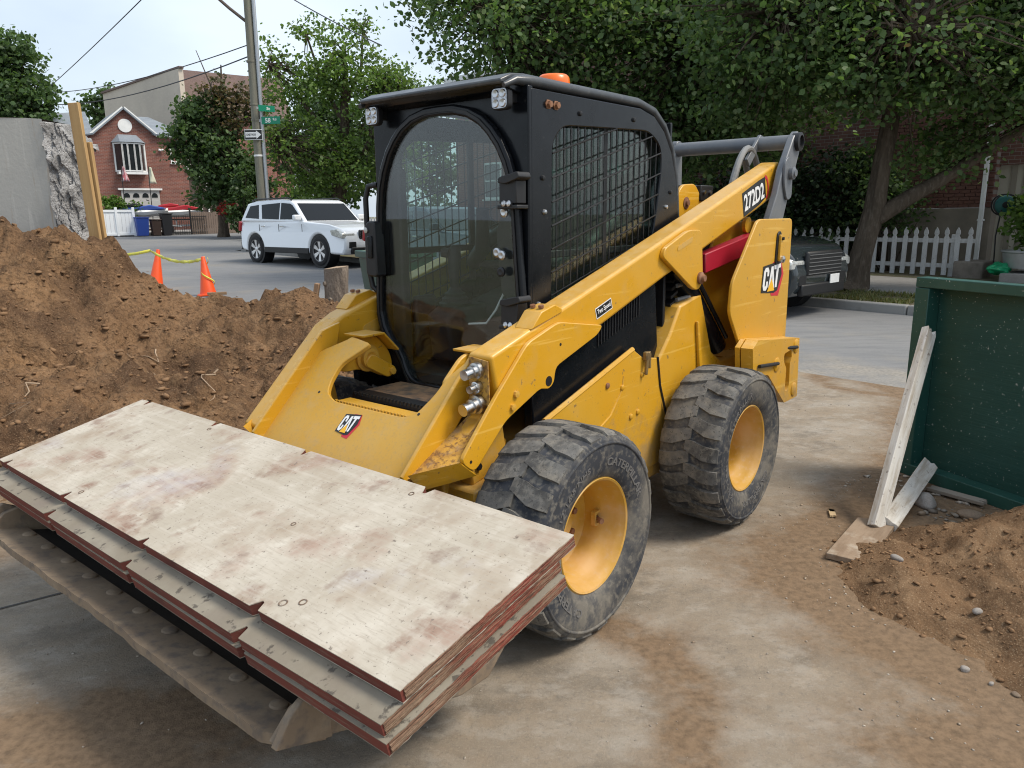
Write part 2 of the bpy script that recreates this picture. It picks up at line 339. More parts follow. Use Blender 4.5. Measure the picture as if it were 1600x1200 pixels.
CONC = mk('dusty_concrete', (.26, .218, .168), .9, 0, [
    (.55, .40, .66, (.26, .205, .145), .7), (1.3, .48, .60, (.36, .325, .275), .6, (1, 1.5, 1), R(-42)),
    (2.6, .50, .62, (.15, .128, .102), .65, (.9, 1.3, 1), R(-42)), (5.5, .51, .60, (.38, .345, .295), .45, (.9, 1.3, 1), R(-42)), (9, .5, .72, (.36, .29, .21), .5),
    (.9, .53, .72, (.30, .215, .14), .6), (46, .54, .64, (.15, .135, .115), .45), (130, .54, .64, (.38, .335, .27), .45)],
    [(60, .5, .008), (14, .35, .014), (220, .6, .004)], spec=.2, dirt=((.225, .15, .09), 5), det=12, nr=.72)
ASPH = mk('asphalt', (.19, .192, .195), .92, 0, [(.35, .42, .66, (.245, .243, .238), .8), (1.6, .45, .7, (.14, .145, .152), .7, (1, 5, 1), R(42)),
    (.8, .56, .72, (.27, .24, .19), .55), (90, .5, .66, (.25, .245, .24), .55), (220, .55, .65, (.06, .06, .062), .6)], [(180, .5, .004)], spec=.25, dirt=((.36, .32, .26), 2.2))
WALK = mk('sidewalk_concrete', (.30, .29, .275), .9, 0, [(.9, .42, .7, (.22, .21, .2), .8), (25, .5, .7, (.36, .345, .32), .5)], [(70, .3, .004)], spec=.2)
KERB = mk('kerb_stone', (.27, .265, .25), .88, 0, [(3, .45, .7, (.17, .165, .155), .8)], [(50, .4, .005)])
GRASSM = leaf_mat('grass_blades', [(.06, .085, .02), (.10, .12, .03), (.20, .16, .06), (.09, .12, .03)], .2)
VERGE = mk('verge_soil', (.12, .095, .06), .95, 0, [(3, .4, .65, (.07, .09, .025), .8), (30, .5, .7, (.2, .15, .09), .6)], [(60, .5, .01)])
# base sheet reaching the horizon
gx = np.concatenate([np.linspace(-400, -40, 8), np.linspace(-36, 36, 25), np.linspace(40, 400, 8)]); gy = np.concatenate([np.linspace(-30, 64, 48), np.linspace(70, 600, 9)])
GX, GY = np.meshgrid(gx, gy); V = np.stack([GX, GY, zg(GY)-.035], -1).reshape(-1, 3); w = len(gx)
Fq = np.array([(j*w+i, j*w+i+1, (j+1)*w+i+1, (j+1)*w+i) for j in range(len(gy)-1) for i in range(w-1)])
tag(vmesh('ground', V, Fq, GRND), kind='structure')
def toe_x(y): return np.interp(y, [.6, 1.5, 2.1, 2.45, 3.0, 3.35, 3.62, 3.9, 4.4, 6], [2.4, 1.92, 1.64, 1.48, 1.36, 1.44, 1.75, 2.1, 2.5, 3.4])
def apron_dirt_shade(x, y):
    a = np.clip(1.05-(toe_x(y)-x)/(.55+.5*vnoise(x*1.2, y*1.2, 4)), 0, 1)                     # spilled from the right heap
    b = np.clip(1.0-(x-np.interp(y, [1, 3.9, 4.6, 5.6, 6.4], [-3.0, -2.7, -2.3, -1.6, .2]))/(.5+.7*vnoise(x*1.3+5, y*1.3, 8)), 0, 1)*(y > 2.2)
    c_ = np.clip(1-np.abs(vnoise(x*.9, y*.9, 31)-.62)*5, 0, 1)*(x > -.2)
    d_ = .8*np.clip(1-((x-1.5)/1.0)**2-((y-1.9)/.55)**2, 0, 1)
    fore_shade = .85*np.clip(1-((x+1.2)/.9)**2-((y-2.0)/.5)**2, 0, 1)  # painted shade: dirt colour darkens the left foreground by the bucket
    return np.maximum.reduce([a*.95, b*.95, c_*.85, d_, fore_shade])
def road_dirt(x, y):
    n_ = .737*x+.675*y; d_ = .675*x-.737*y
    f_ = np.clip(1.25-(n_-6.2)/(2.1+1.2*vnoise(d_*.5, n_*.1, 3)), 0, 1)*np.clip((d_+9)/3, 0, 1)
    return f_*(.45+.55*vnoise(d_*.7, n_*3.2, 7))
road = sheet('road', (-75, 30), (3.2, 11.6), -.006, ASPH, .5, .3, dirt=road_dirt)
sheet('side_street', (-43.5, -27.5), (11.6, 70), -.006, ASPH, 2, 2)
apron = sheet('concrete_apron', (-7, 9), (-7, 6.9), 0, CONC, .10, .10, dirt=apron_dirt_shade)
# slab joint across the apron and a few loose stones come later
JOINT = mk('joint_sealant', (.07, .065, .06), .9)
mb = MB(); a, b = Vector((-2.4, 2.55, .0035)), Vector((-.95, 3.60, .0035)); t = (b-a).normalized(); nrm = Vector((-t.y, t.x, 0))*.006
mb.add([a-nrm, b-nrm, b+nrm, a+nrm], [(0, 1, 2, 3)]); mb.build('slab_joint', JOINT, apron, smooth=0)
# far kerb, verge and sidewalk (right of the side street) and in front of the brick house
def kerb(name, p0, p1, hgt=.13, wid=.16):
    p0, p1 = Vector(p0), Vector(p1); L_ = (p1-p0).length; n = max(1, int(L_/2.2)); t = (p1-p0).normalized(); nn = Vector((-t.y, t.x, 0))
    root = tag(empty(name, (0, 0, 0)), kind='structure')
    for i in range(n):
        a = p0+(p1-p0)*(i/n)+t*.006; b = p0+(p1-p0)*((i+1)/n)-t*.006
        mb = MB(); V = []
        for q in (a, b):
            for s_ in (0, wid):
                for z in (-.1, hgt): V.append((q.x+nn.x*s_, q.y+nn.y*s_, zf(q.y)+z))
        mb.add(V, [(0, 1, 3, 2), (4, 6, 7, 5), (0, 4, 5, 1), (2, 3, 7, 6), (0, 2, 6, 4), (1, 5, 7, 3)])
        mb.build('kerb_stone', KERB, root, bevel=.02)
kerb('far_kerb', st(14, 11.6), st(-27, 11.6), wid=-.16)
kerb('corner_kerb', st(-43.2, 11.6), st(-43.2, 45), wid=.16)
kerb('house_kerb', st(-43.2, 11.6), st(-70, 11.6), wid=-.16)
verge = sheet('verge', (-27, 14), (11.77, 13.3), .10, VERGE, 1, .5)
walk = tag(empty('sidewalk'), kind='structure')
for i in range(27):
    for j in range(2):
        d0 = -27+i*1.52; n0 = 13.31+j*1.45
        P = [st(d0+.006, n0+.006, dz=.11), st(d0+1.514, n0+.006, dz=.11), st(d0+1.514, n0+1.444, dz=.11), st(d0+.006, n0+1.444, dz=.11)]
        mb = MB().add(P+[Vector((p.x, p.y, p.z-.1)) for p in P], [(0, 1, 2, 3), (0, 4, 5, 1), (1, 5, 6, 2), (2, 6, 7, 3), (3, 7, 4, 0)])
        mb.build('paving_slab', WALK, walk, bevel=.006, seg=1)
sheet('yard', (-27, 14), (16.2, 40), .085, VERGE, 2, 2)
sheet('house_forecourt', (-75, -43.3), (11.75, 60), .11, WALK, 2, 2)
# grass on the verge
def grass(name, label, pts, hgt, mat, parent=None, wid=.008):
    n = len(pts); a = RNG.uniform(0, 6.28, n); h_ = hgt*RNG.uniform(.5, 1.2, n); w_ = wid*RNG.uniform(.7, 1.4, n)
    dx, dy = np.cos(a), np.sin(a); lx = RNG.normal(0, .5, n)*h_; ly = RNG.normal(0, .5, n)*h_
    B = np.array(pts); V = np.empty((n, 3, 3)); V[:, 0] = B+np.stack([dx*w_, dy*w_, 0*a], -1); V[:, 1] = B-np.stack([dx*w_, dy*w_, 0*a], -1); V[:, 2] = B+np.stack([lx, ly, h_], -1)
    o = vmesh(name, V.reshape(-1, 3), np.arange(n*3).reshape(-1, 3), mat, parent, smooth=False)
    return tag(o, label, 'grass', kind='stuff')
pts = []
for _ in range(9000):
    d, n_ = random.uniform(-7.5, -1), random.uniform(11.8, 13.28)
    if float(vnoise(np.array([d*1.7]), np.array([n_*2.3]), 5)[0]) > .42: pts.append(tuple(st(d, n_, dz=.10)))
grass('verge_grass', 'patchy short grass on the strip between kerb and sidewalk', pts, .07, GRASSM)

# ------------------------------------------------------------------ excavated soil
SOIL = mk('loose_brown_soil', (.22, .128, .068), .97, 0, [(1.1, .44, .58, (.095, .056, .034), .9), (3.5, .5, .66, (.28, .17, .093), .75), (.7, .52, .68, (.33, .195, .098), .7), (30, .48, .64, (.075, .045, .027), .7), (110, .54, .66, (.30, .21, .13), .6)],
          [(9, .8, .07), (26, .9, .03), (80, .8, .012), (220, .5, .005)], spec=.1)
SAND = mk('sandy_soil', (.19, .115, .063), .97, 0, [(2.2, .42, .62, (.115, .07, .04), .9), (6, .5, .7, (.29, .19, .11), .7), (60, .52, .68, (.18, .11, .06), .5), (170, .56, .68, (.45, .34, .22), .55)],
          [(30, .6, .02), (110, .6, .008), (260, .4, .003)], spec=.1)
def heightfield(name, x0, x1, y0, y1, res, fn, mat):
    xs = np.arange(x0, x1, res); ys = np.arange(y0, y1, res); GX, GY = np.meshgrid(xs, ys); Z = fn(GX, GY)
    w = len(xs); idx = np.arange(len(xs)*len(ys)).reshape(len(ys), w)
    Fq = np.stack([idx[:-1, :-1], idx[:-1, 1:], idx[1:, 1:], idx[1:, :-1]], -1).reshape(-1, 4)
    keep = (Z.ravel()[Fq] > -.02).any(1); Fq = Fq[keep]
    used, inv = np.unique(Fq, return_inverse=True)
    V = np.stack([GX, GY, Z], -1).reshape(-1, 3)[used]
    return vmesh(name, V, inv.reshape(Fq.shape), mat)
RIDX = [-9.5, -6.6, -5.3, -4.62, -4.24, -3.95, -3.70, -3.45, -3.2, -3.0, -2.75, -2.32, -2.02, -1.85, -1.3, -.6, .2, .8]
RIDZ = [1.75, 1.65, 1.53, 1.54, 1.44, 1.30, 1.12, .96, .80, .76, .77, .79, .75, .70, .60, .45, .2, -.05]
def mound_l(x, y):
    ridge = np.interp(x, RIDX, RIDZ)+.05*fbm(x*2.3, y*.3, 4, 5)
    toe = np.interp(x, [-8, -4, -2.75, -2.4, -2.0, -1.2, -.4, .4], [2.2, 3.2, 3.9, 4.5, 5.25, 5.6, 6.0, 6.6])+.25*fbm(x*1.5, y*1.5, 4, 9)
    crest = 7.5+.35*fbm(x*.8, x*.3+4, 3, 21)
    wx, wy = x+.35*fbm(x*1.4, y*1.4, 3, 30), y+.35*fbm(x*1.4+9, y*1.4, 3, 31)
    t = np.clip((y-toe)/(crest-toe), 0, 1.001)
    s_ = t*t*(3-2*t)*.55+t*.45
    # slumped ledges
    led = t*3.1+.9*fbm(wx*1.1, wy*.6, 4, 40)
    fr = led-np.floor(led); step = (np.floor(led)+np.clip((fr-.72)/.28, 0, 1)**1.5)/3.1
    s2 = .72*s_+.28*np.clip(step, 0, 1)
    z = ridge*s2
    back = np.clip((9.5-y)/(9.5-crest), 0, 1); back = back*(.35+.65*back)
    z = np.where(y > crest, ridge*np.minimum(1, back), z)
    rough_ = np.clip(t*6, 0, 1)*np.clip(back*2, 0, 1)
    lump = .15*fbm(wx*2.2, wy*2.2, 5, 50)+.11*np.abs(fbm(wx*5, wy*5, 4, 60))+.05*fbm(x*12, y*12, 3, 70)+.022*fbm(x*31, y*31, 2, 71)
    gully = -.14*np.clip(1-np.abs(fbm(wx*1.0, wy*1.0, 4, 80))*4.5, 0, 1)
    hol = -.22*np.exp(-(((x+2.55)/.55)**2+((y-6.3)/.5)**2))-.16*np.exp(-(((x+3.55)/.35)**2+((y-6.0)/.4)**2))
    z = z+rough_*(lump*1.15+gully*np.clip(z*1.5, 0, 1)+hol)
    z = np.where((t <= 0) | (back <= 0), -.05, z)
    return z+zg(y)*np.where(z > -.04, 1, 0)
pile = heightfield('dirt_pile', -9.4, .75, 2.2, 10.6, .028, mound_l, SOIL)
tag(pile, 'large brown dirt mound with crumbling ledges in front of the broken concrete block', 'dirt pile')
def pile_r(x, y):
    xt = np.interp(y, [.6, 1.5, 2.1, 2.45, 3.0, 3.35, 3.62, 3.9, 4.2], [2.4, 1.92, 1.64, 1.48, 1.36, 1.48, 1.95, 2.8, 3.8])+.16*fbm(x*2.5, y*2.5, 6, 3, .6)
    d = x-xt
    z = .40*(1-np.exp(-np.clip(d, 0, 9)/.95))
    z += np.clip(d*2.5, 0, 1)*(.11*fbm(x*3, y*3, 5, 12)+.03*fbm(x*11, y*11, 3, 15)+.012*fbm(x*34, y*34, 2, 18))
    z -= np.clip(d*3, 0, 1)*.10*np.exp(-(((x-1.78)/.16)**2+((y-3.05)/.30)**2))
    z *= np.clip((3.50+.05*fbm(x*4, y*4, 4, 44)-y)/.38, 0, 1)**.8
    z = np.where(y > 3.52, -.03, z)
    return np.where(d <= 0, np.clip(d*.25, -.05, 0)-.002, z-.002)
pile2 = heightfield('dirt_pile', 1.2, 4.6, .6, 4.3, .016, pile_r, SAND)
tag(pile2, 'low sandy dirt heap with pebbles in front of the green plywood panel', 'dirt pile')
# clods and grit: uncountable
def stones(name, label, fn, n, smin, smax, mat, region, filt=None, sink=.3, kind='stuff', cat='gravel', parent=None):
    ico = bmesh.new(); bmesh.ops.create_icosphere(ico, subdivisions=1, radius=1); bv = np.array([v.co[:] for v in ico.verts]); bf = np.array([[v.index for v in f_.verts] for f_ in ico.faces]); ico.free()
    P = np.stack([RNG.uniform(region[0], region[1], n), RNG.uniform(region[2], region[3], n)], -1); Z = fn(P[:, 0], P[:, 1]); ok = Z > -.04
    if filt is not None: ok &= filt(P[:, 0], P[:, 1])
    P, Z = P[ok], Z[ok]; n = len(P); s_ = smin*(smax/smin)**(RNG.random(n)**2.2)
    sc = np.stack([RNG.uniform(.6, 1.5, n), RNG.uniform(.6, 1.3, n), RNG.uniform(.35, .75, n)], -1)*s_[:, None]
    a = RNG.uniform(0, 6.28, n); ca, sa = np.cos(a), np.sin(a)
    jit = 1+RNG.uniform(-.38, .32, (n, len(bv)))
    V = bv[None]*jit[..., None]*sc[:, None, :]; Vx = V[..., 0]*ca[:, None]-V[..., 1]*sa[:, None]; Vy = V[..., 0]*sa[:, None]+V[..., 1]*ca[:, None]
    V = np.stack([Vx+P[:, 0:1], Vy+P[:, 1:2], V[..., 2]+(Z+s_*.5*(1-sink))[:, None]], -1)
    Fq = (bf[None]+(np.arange(n)*len(bv))[:, None, None]).reshape(-1, 3)
    o = vmesh(name, V.reshape(-1, 3), Fq, mat, parent, smooth=False); return tag(o, label, cat, kind=kind)
CLOD = mk('soil_clods', (.20, .118, .064), .97, 0, [(4, .4, .65, (.28, .175, .10), .8), (14, .5, .7, (.085, .052, .03), .7)], [(150, .5, .004)], spec=.1)
PEB = leaf_mat('pebbles', [(.22, .17, .12), (.38, .33, .27), (.16, .13, .10), (.45, .40, .34), (.28, .2, .13)], 0)
stones('soil_clods', None, mound_l, 9000, .005, .034, CLOD, (-6.2, .4, 3.2, 8.6), cat=None, parent=pile)
stones('soil_clods', None, pile_r, 4200, .003, .013, CLOD, (1.3, 3.2, 1.3, 4.1), cat=None, parent=pile2)
stones('pebbles', 'loose pebbles and grit strewn over the concrete near the dirt heap', lambda x, y: 0*x, 1100, .002, .008, PEB, (.5, 2.3, 1.6, 4.3), lambda x, y: vnoise(x*3, y*3, 3)*np.clip(1.3-np.abs(x-np.interp(y, [1.5, 2.1, 3.0, 4.2], [1.9, 1.6, 1.35, 1.9]))*1.6, 0, 1) > .42)
stones('rubble', 'crumbled mortar, chips and small rubble between the sandy heap and the green panel', lambda x, y: 0*x, 900, .004, .026, PEB, (1.9, 3.2, 3.2, 4.25), lambda x, y: (y > 3.3) & (x < 2.33+(4.336-y)*.40-.02) & (vnoise(x*4, y*4, 6) > .35), cat='rubble')
stones('grit', 'fine grit scattered over the open concrete apron', lambda x, y: 0*x, 1300, .002, .006, PEB, (-2.6, 3.0, 1.5, 6.5))
# thin pale roots hanging out of the cut bank
ROOT = mk('pale_root', (.38, .28, .19), .9)
def on_l(x, y): return float(mound_l(np.array([x]), np.array([y]))[0])
for (x, y, L_, sd_) in [(-3.05, 6.5, .42, 1), (-2.35, 5.9, .35, 2), (-1.75, 6.3, .3, 3), (-3.3, 5.2, .3, 4), (-2.55, 5.3, .26, 5)]:
    rr = random.Random(sd_); P = []
    for i in range(9):
        xx = x+rr.uniform(-.035, .035)+(i/8)*.08*rr.choice((-1, 1)); yy = y-i/8*L_; P.append((xx, yy, on_l(xx, yy)+.012+.01*math.sin(i)))
    MB().tube(P, [.007*(1-i/11) for i in range(9)], 6).build('root', ROOT, pile)
# ------------------------------------------------------------------ trees
BARK = mk('bark', (.10, .078, .058), .95, 0, [(6, .4, .65, (.05, .04, .03), .8, (1, 1, .25)), (20, .5, .7, (.17, .14, .11), .6, (1, 1, .3))], [(22, .9, .03, (1, 1, .2)), (80, .6, .008)], spec=.1)
LEAF_DK = leaf_mat('lime_leaves', [(.06, .11, .04), (.10, .17, .06), (.15, .225, .09), (.08, .14, .06), (.23, .28, .13)], .5)
LEAF_MID = leaf_mat('maple_leaves', [(.11, .185, .05), (.16, .25, .07), (.09, .15, .04), (.23, .31, .10)], .5)
LEAF_FAR = leaf_mat('far_leaves', [(.055, .095, .035), (.08, .135, .05), (.11, .17, .065)], .4)
LEAF_BR = leaf_mat('thinning_brown_leaves', [(.11, .08, .045), (.16, .11, .06), (.09, .08, .04), (.06, .09, .03)], .3)
LEAF_BUSH = leaf_mat('hedge_leaves', [(.06, .12, .02), (.10, .18, .03), (.14, .22, .05)], .35)
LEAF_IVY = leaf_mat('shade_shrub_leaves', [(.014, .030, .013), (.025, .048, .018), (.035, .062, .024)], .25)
def leaves_arr(blobs, size, clr=.42, per=15, rng=RNG, droop=.2):
    PTS = []
    for (cx, cy, cz, rx, ry, rz, n) in blobs:
        k = max(1, n//per); d = rng.normal(size=(k, 3)); d /= np.linalg.norm(d, axis=1, keepdims=True); r = rng.random(k)**(1/2.4)
        C = d*r[:, None]*np.array([rx, ry, rz])+np.array([cx, cy, cz])
        PTS.append((C[rng.integers(0, k, n)]+rng.normal(0, 1, (n, 3))*np.array([clr, clr, clr*.55])*rng.uniform(.3, 1, (n, 1)), C))
    P = np.concatenate([a for a, b in PTS]); C = np.concatenate([b for a, b in PTS]); n = len(P)
    nr = rng.normal(0, 1, (n, 3))*.75+np.array([0, -.15, .8]); nr /= np.linalg.norm(nr, axis=1, keepdims=True)
    t = np.cross(nr, rng.normal(0, 1, (n, 3))); t /= np.linalg.norm(t, axis=1, keepdims=True); t[:, 2] -= droop; t /= np.linalg.norm(t, axis=1, keepdims=True)
    b = np.cross(nr, t); b /= np.linalg.norm(b, axis=1, keepdims=True); s_ = size*rng.uniform(.6, 1.3, n)
    shp = np.array([(-.5, 0, 0), (-.22, .34, .05), (.15, .36, .05), (.55, 0, -.06), (.15, -.36, .05), (-.22, -.34, .05)])
    V = P[:, None]+(t[:, None]*shp[None, :, 0:1]+b[:, None]*shp[None, :, 1:2]+nr[:, None]*shp[None, :, 2:3])*s_[:, None, None]
    return V.reshape(-1, 3), np.arange(n*6).reshape(-1, 6), C
def tree(name, label, base, trunk, radii, limbs, blobs, size, mat, group=None, twig=.35, clr=.42, per=15, cat='tree', extra=None):
    T = empty(name, base, 0, label, cat, group); bz = Vector(base)
    mb = MB()
    tp = [Vector(p)-bz for p in trunk]; fine = []; fr = []
    for i in range(len(tp)-1):
        for q in range(6): t = q/6; fine.append(tp[i].lerp(tp[i+1], t)); fr.append(radii[i]+(radii[i+1]-radii[i])*t)
    fine.append(tp[-1]); fr.append(radii[-1]); k0 = len(mb.v); NS = 30; mb.tube(fine, fr, NS)
    for i in range(len(fine)):           # ridged bark and root flare
        zz = fine[i].z
        for q in range(NS):
            v = Vector(mb.v[k0+i*NS+q]); a = 2*math.pi*q/NS
            rg = .055*math.sin(7*a+zz*1.7)+.05*math.sin(13*a-zz*3.1+1)+.04*math.sin(5*a+zz*5)+.30*max(0, 1-zz/.45)*abs(math.sin(2.5*a))
            mb.v[k0+i*NS+q] = tuple(fine[i]+(v-fine[i])*(1+rg))
    for (P, r0, r1) in limbs:
        k = len(P); mb.tube([Vector(p)-bz for p in P], [r0+(r1-r0)*i/(k-1) for i in range(k)], 9)
    V, Fq, C = leaves_arr(blobs, size, clr, per)
    tips = [Vector(P[-1]) for P, _, _ in limbs]+[Vector(trunk[-1])]
    rr = random.Random(len(blobs)*7+len(C))
    for c in C:
        if rr.random() < twig:
            c = Vector(c); t = min(tips, key=lambda q: (q-c).length); mid = (t+c)/2+Vector((rr.uniform(-.2, .2), rr.uniform(-.2, .2), rr.uniform(-.1, .25)))
            mb.tube([t-bz, mid-bz, c-bz], [.028, .017, .006], 5)
    mb.build('trunk', BARK, T, smooth=60)
    vmesh('crown', V-np.array(base), Fq, mat, T, smooth=False)
    if extra:
        V, Fq, C = leaves_arr(extra[0], extra[2], clr, per); vmesh('crown', V-np.array(base), Fq, extra[1], T, smooth=False)
    return T
# the big street tree, forked low, leaning right
b = (6.03, 13.4, .12)
tree('street_tree', 'large dark leafy tree with forked leaning trunk beside the white picket fence', b,
     [(5.93, 13.35, .05), (6.03, 13.4, .25), (6.10, 13.4, .75), (6.24, 13.4, 1.5), (6.32, 13.4, 2.35), (6.42, 13.4, 3.4), (6.5, 13.3, 4.6), (6.4, 13.2, 6.0)],
     [.30, .205, .175, .165, .145, .125, .10, .06],
     [([(6.22, 13.4, 1.35), (6.83, 13.35, 1.75), (7.26, 13.3, 2.0), (7.8, 13.2, 2.38), (8.6, 13.0, 2.95), (9.6, 12.8, 3.6)], .15, .06),
      ([(6.42, 13.4, 3.2), (5.4, 12.8, 3.9), (4.2, 12.3, 4.5)], .13, .05), ([(6.45, 13.35, 3.8), (7.4, 12.6, 4.6), (8.4, 12.0, 5.2)], .13, .05),
      ([(6.5, 13.3, 4.4), (5.6, 14.3, 5.4), (4.5, 15.0, 6.2)], .12, .05), ([(6.5, 13.3, 4.6), (7.4, 14.5, 5.6), (8.4, 15.2, 6.4)], .12, .05), ([(6.36, 13.4, 2.9), (5.9, 12.4, 3.5), (5.6, 11.4, 4.0)], .10, .04)],
     [(4.4, 12.6, 4.6, 1.9, 1.8, 1.5, 9750), (6.6, 12.6, 5.2, 2.2, 2.0, 1.7, 11250), (8.6, 12.6, 4.4, 1.9, 1.8, 1.5, 9750), (5.4, 12.2, 3.7, 1.6, 1.3, .8, 5400), (7.3, 12.4, 3.6, 1.7, 1.3, .8, 5700), (9.0, 12.6, 3.1, 1.0, 1.0, .6, 2550), (6.6, 13.6, 7.0, 2.6, 2.4, 1.5, 6300), (4.0, 13.4, 3.4, 1.0, .9, .7, 1950), (7.4, 13.5, 2.5, .9, .6, .5, 1350), (9.9, 12.2, 5.4, 1.6, 1.6, 1.6, 5400)],
     .092, LEAF_DK, clr=.34, extra=([(5.6, 11.6, 4.0, .25, .2, .3, 90), (8.6, 11.9, 3.4, .25, .2, .3, 90)], LEAF_BR, .10))
b = (2.2, 18.0, .15)
tree('street_tree', 'tall leafy tree rising behind the loader cab roof', b,
     [(2.2, 18, .1), (2.2, 18, 2.0), (2.15, 18, 4.4), (2.1, 18, 6.0), (2.0, 18, 8.0)], [.36, .28, .22, .16, .08],
     [([(2.15, 18, 3.6), (1.0, 17.2, 4.6), (-.2, 16.6, 5.4)], .13, .05), ([(2.15, 18, 3.8), (3.2, 17.0, 4.7), (4.2, 16.4, 5.2)], .13, .05), ([(2.1, 18, 5.0), (.8, 18.4, 6.4), (-.6, 18.8, 7.2)], .12, .05), ([(2.1, 18, 5.2), (3.4, 18.6, 6.6)], .12, .05)],
     [(.3, 16.6, 5.3, 2.0, 1.8, 1.5, 7800), (2.6, 16.2, 4.9, 2.1, 1.6, 1.5, 9000), (4.6, 16.0, 5.2, 1.7, 1.6, 1.6, 6450), (1.4, 17.6, 7.2, 2.7, 2.2, 1.5, 7800), (-1.2, 17.4, 6.4, 1.3, 1.4, 1.2, 3450), (2.8, 16.6, 3.4, 1.7, 1.2, .7, 4350), (4.4, 15.6, 3.5, 1.0, .9, .7, 2400), (3.4, 16.2, 2.7, 1.3, .9, .6, 2200), (4.9, 16.2, 3.0, 1.0, .8, .6, 1700), (6.0, 16.0, 4.0, 1.1, 1.0, 1.0, 2200), (.6, 16.8, 3.7, 1.2, 1.0, .6, 2250), (4.6, 17.6, 7.2, 1.8, 1.8, 1.4, 4500)],
     .105, LEAF_DK, clr=.38)
# lighter maple behind the white car
b = (-6.41, 29.0, .38)
tree('maple_tree', 'bright green airy maple tree standing behind the white SUV', b,
     [(-6.41, 29.00, .2), (-6.36, 29.00, 1.61), (-6.27, 29.00, 2.72), (-6.02, 29.00, 3.95), (-5.91, 29.00, 5.62), (-5.80, 29.00, 7.19)], [.30, .27, .25, .19, .13, .05],
     [([(-6.27, 29.00, 2.61), (-5.58, 28.89, 3.51), (-5.02, 28.78, 4.17), (-4.68, 28.67, 5.07), (-4.46, 28.55, 6.07)], .15, .04), ([(-6.08, 29.00, 3.62), (-6.92, 28.78, 4.96), (-7.70, 28.55, 5.96), (-8.37, 28.44, 6.74)], .11, .03), ([(-5.97, 29.00, 4.73), (-6.69, 29.00, 6.29), (-7.14, 29.00, 7.86)], .09, .03), ([(-5.91, 29.00, 5.40), (-5.24, 29.00, 6.74), (-5.13, 29.00, 7.97)], .08, .03), ([(-6.13, 29.00, 3.39), (-7.14, 28.33, 3.84), (-8.25, 27.88, 4.17)], .09, .03)],
     [(-7.36, 28.55, 6.07, 1.45, 1.23, 1.12, 2100), (-5.80, 28.55, 6.74, 1.45, 1.23, 1.34, 2300), (-4.68, 28.55, 5.85, 1.34, 1.23, 1.34, 2200), (-7.58, 28.33, 4.17, 1.67, 1.23, 0.89, 2300), (-3.79, 28.33, 5.29, 1.23, 1.12, 1.23, 1800), (-5.80, 28.33, 3.51, 1.67, 1.12, 1.00, 2000), (-7.03, 28.89, 7.86, 0.56, 0.56, 0.56, 250), (-5.24, 28.89, 8.08, 0.56, 0.56, 0.45, 250), (-8.48, 28.67, 6.96, 0.67, 0.56, 0.67, 300), (-6.92, 28.44, 2.61, 1.67, 1.00, 0.78, 1500), (-4.13, 28.55, 3.39, 1.23, 1.00, 1.12, 1500), (-2.68, 28.55, 5.40, 0.89, 0.89, 0.78, 700)],
     .125, LEAF_MID, clr=.33, per=18)
b = (-14.2, 38.5, .6)
tree('house_tree', 'round tree in front of the brick house with a thinning brown top', b, [(-14.2, 38.5, .5), (-14.1, 38.5, 2.6), (-13.8, 38.5, 5.0), (-13.6, 38.5, 8.6)], [.24, .2, .13, .03],
     [([(-14.0, 38.5, 3.4), (-15, 38.3, 5), (-15.4, 38.2, 6.4)], .09, .03), ([(-13.9, 38.5, 4.2), (-12.6, 38.3, 6.2), (-12.0, 38.2, 8.2)], .09, .02), ([(-13.8, 38.5, 4.8), (-13.9, 38.2, 7.2), (-14.6, 38.2, 9.2)], .07, .015)],
     [(-14.9, 38.1, 5.0, 1.4, 1.2, 1.5, 3200), (-13.6, 37.9, 4.1, 1.8, 1.2, 1.5, 3600), (-14.6, 38.1, 6.5, 1.1, 1.0, .7, 1300), (-12.6, 38.0, 3.0, 1.2, 1.0, 1.0, 1400), (-14.4, 38.4, 2.6, 1.0, .9, .8, 1000)], .2, LEAF_FAR, clr=.34,
     extra=([(-12.9, 38.2, 6.3, 1.4, 1.0, 1.2, 1700), (-13.6, 38.2, 7.3, 1.2, .9, .7, 900)], LEAF_BR, .17))
b = (-27.9, 45.5, .7)
tree('yard_tree', 'big dark tree at the left edge behind the broken concrete block', b, [(-27.9, 45.5, .5), (-28, 45.5, 4), (-28, 45.5, 8)], [.4, .3, .12], [([(-28, 45.5, 4), (-26.6, 45, 7)], .14, .05), ([(-28, 45.5, 5), (-29.5, 45, 9)], .14, .05)],
     [(-27.6, 45, 10.4, 1.6, 1.8, 1.4, 2600), (-27.0, 44.8, 8.2, 1.7, 1.8, 1.5, 3200), (-26.6, 44.6, 6.4, 1.6, 1.6, 1.0, 2400), (-29.2, 45, 8.6, 2.2, 2, 2.2, 3000), (-28.6, 44.6, 6.0, 1.6, 1.4, 1.2, 1600)], .24, LEAF_FAR, clr=.42)
b = (-23.6, 60, 1.0)
tree('distant_tree', 'distant dark treetop showing beside the beige side wall', b, [(-31.5, 62, 1), (-31.5, 62, 9)], [.3, .1], [], [(-31.8, 62, 9.6, 1.2, 1.2, 1.6, 900), (-30.6, 62, 10.8, .9, .9, .8, 500)], .3, LEAF_FAR, clr=.4)
b = (-9.0, 38.0, .6)
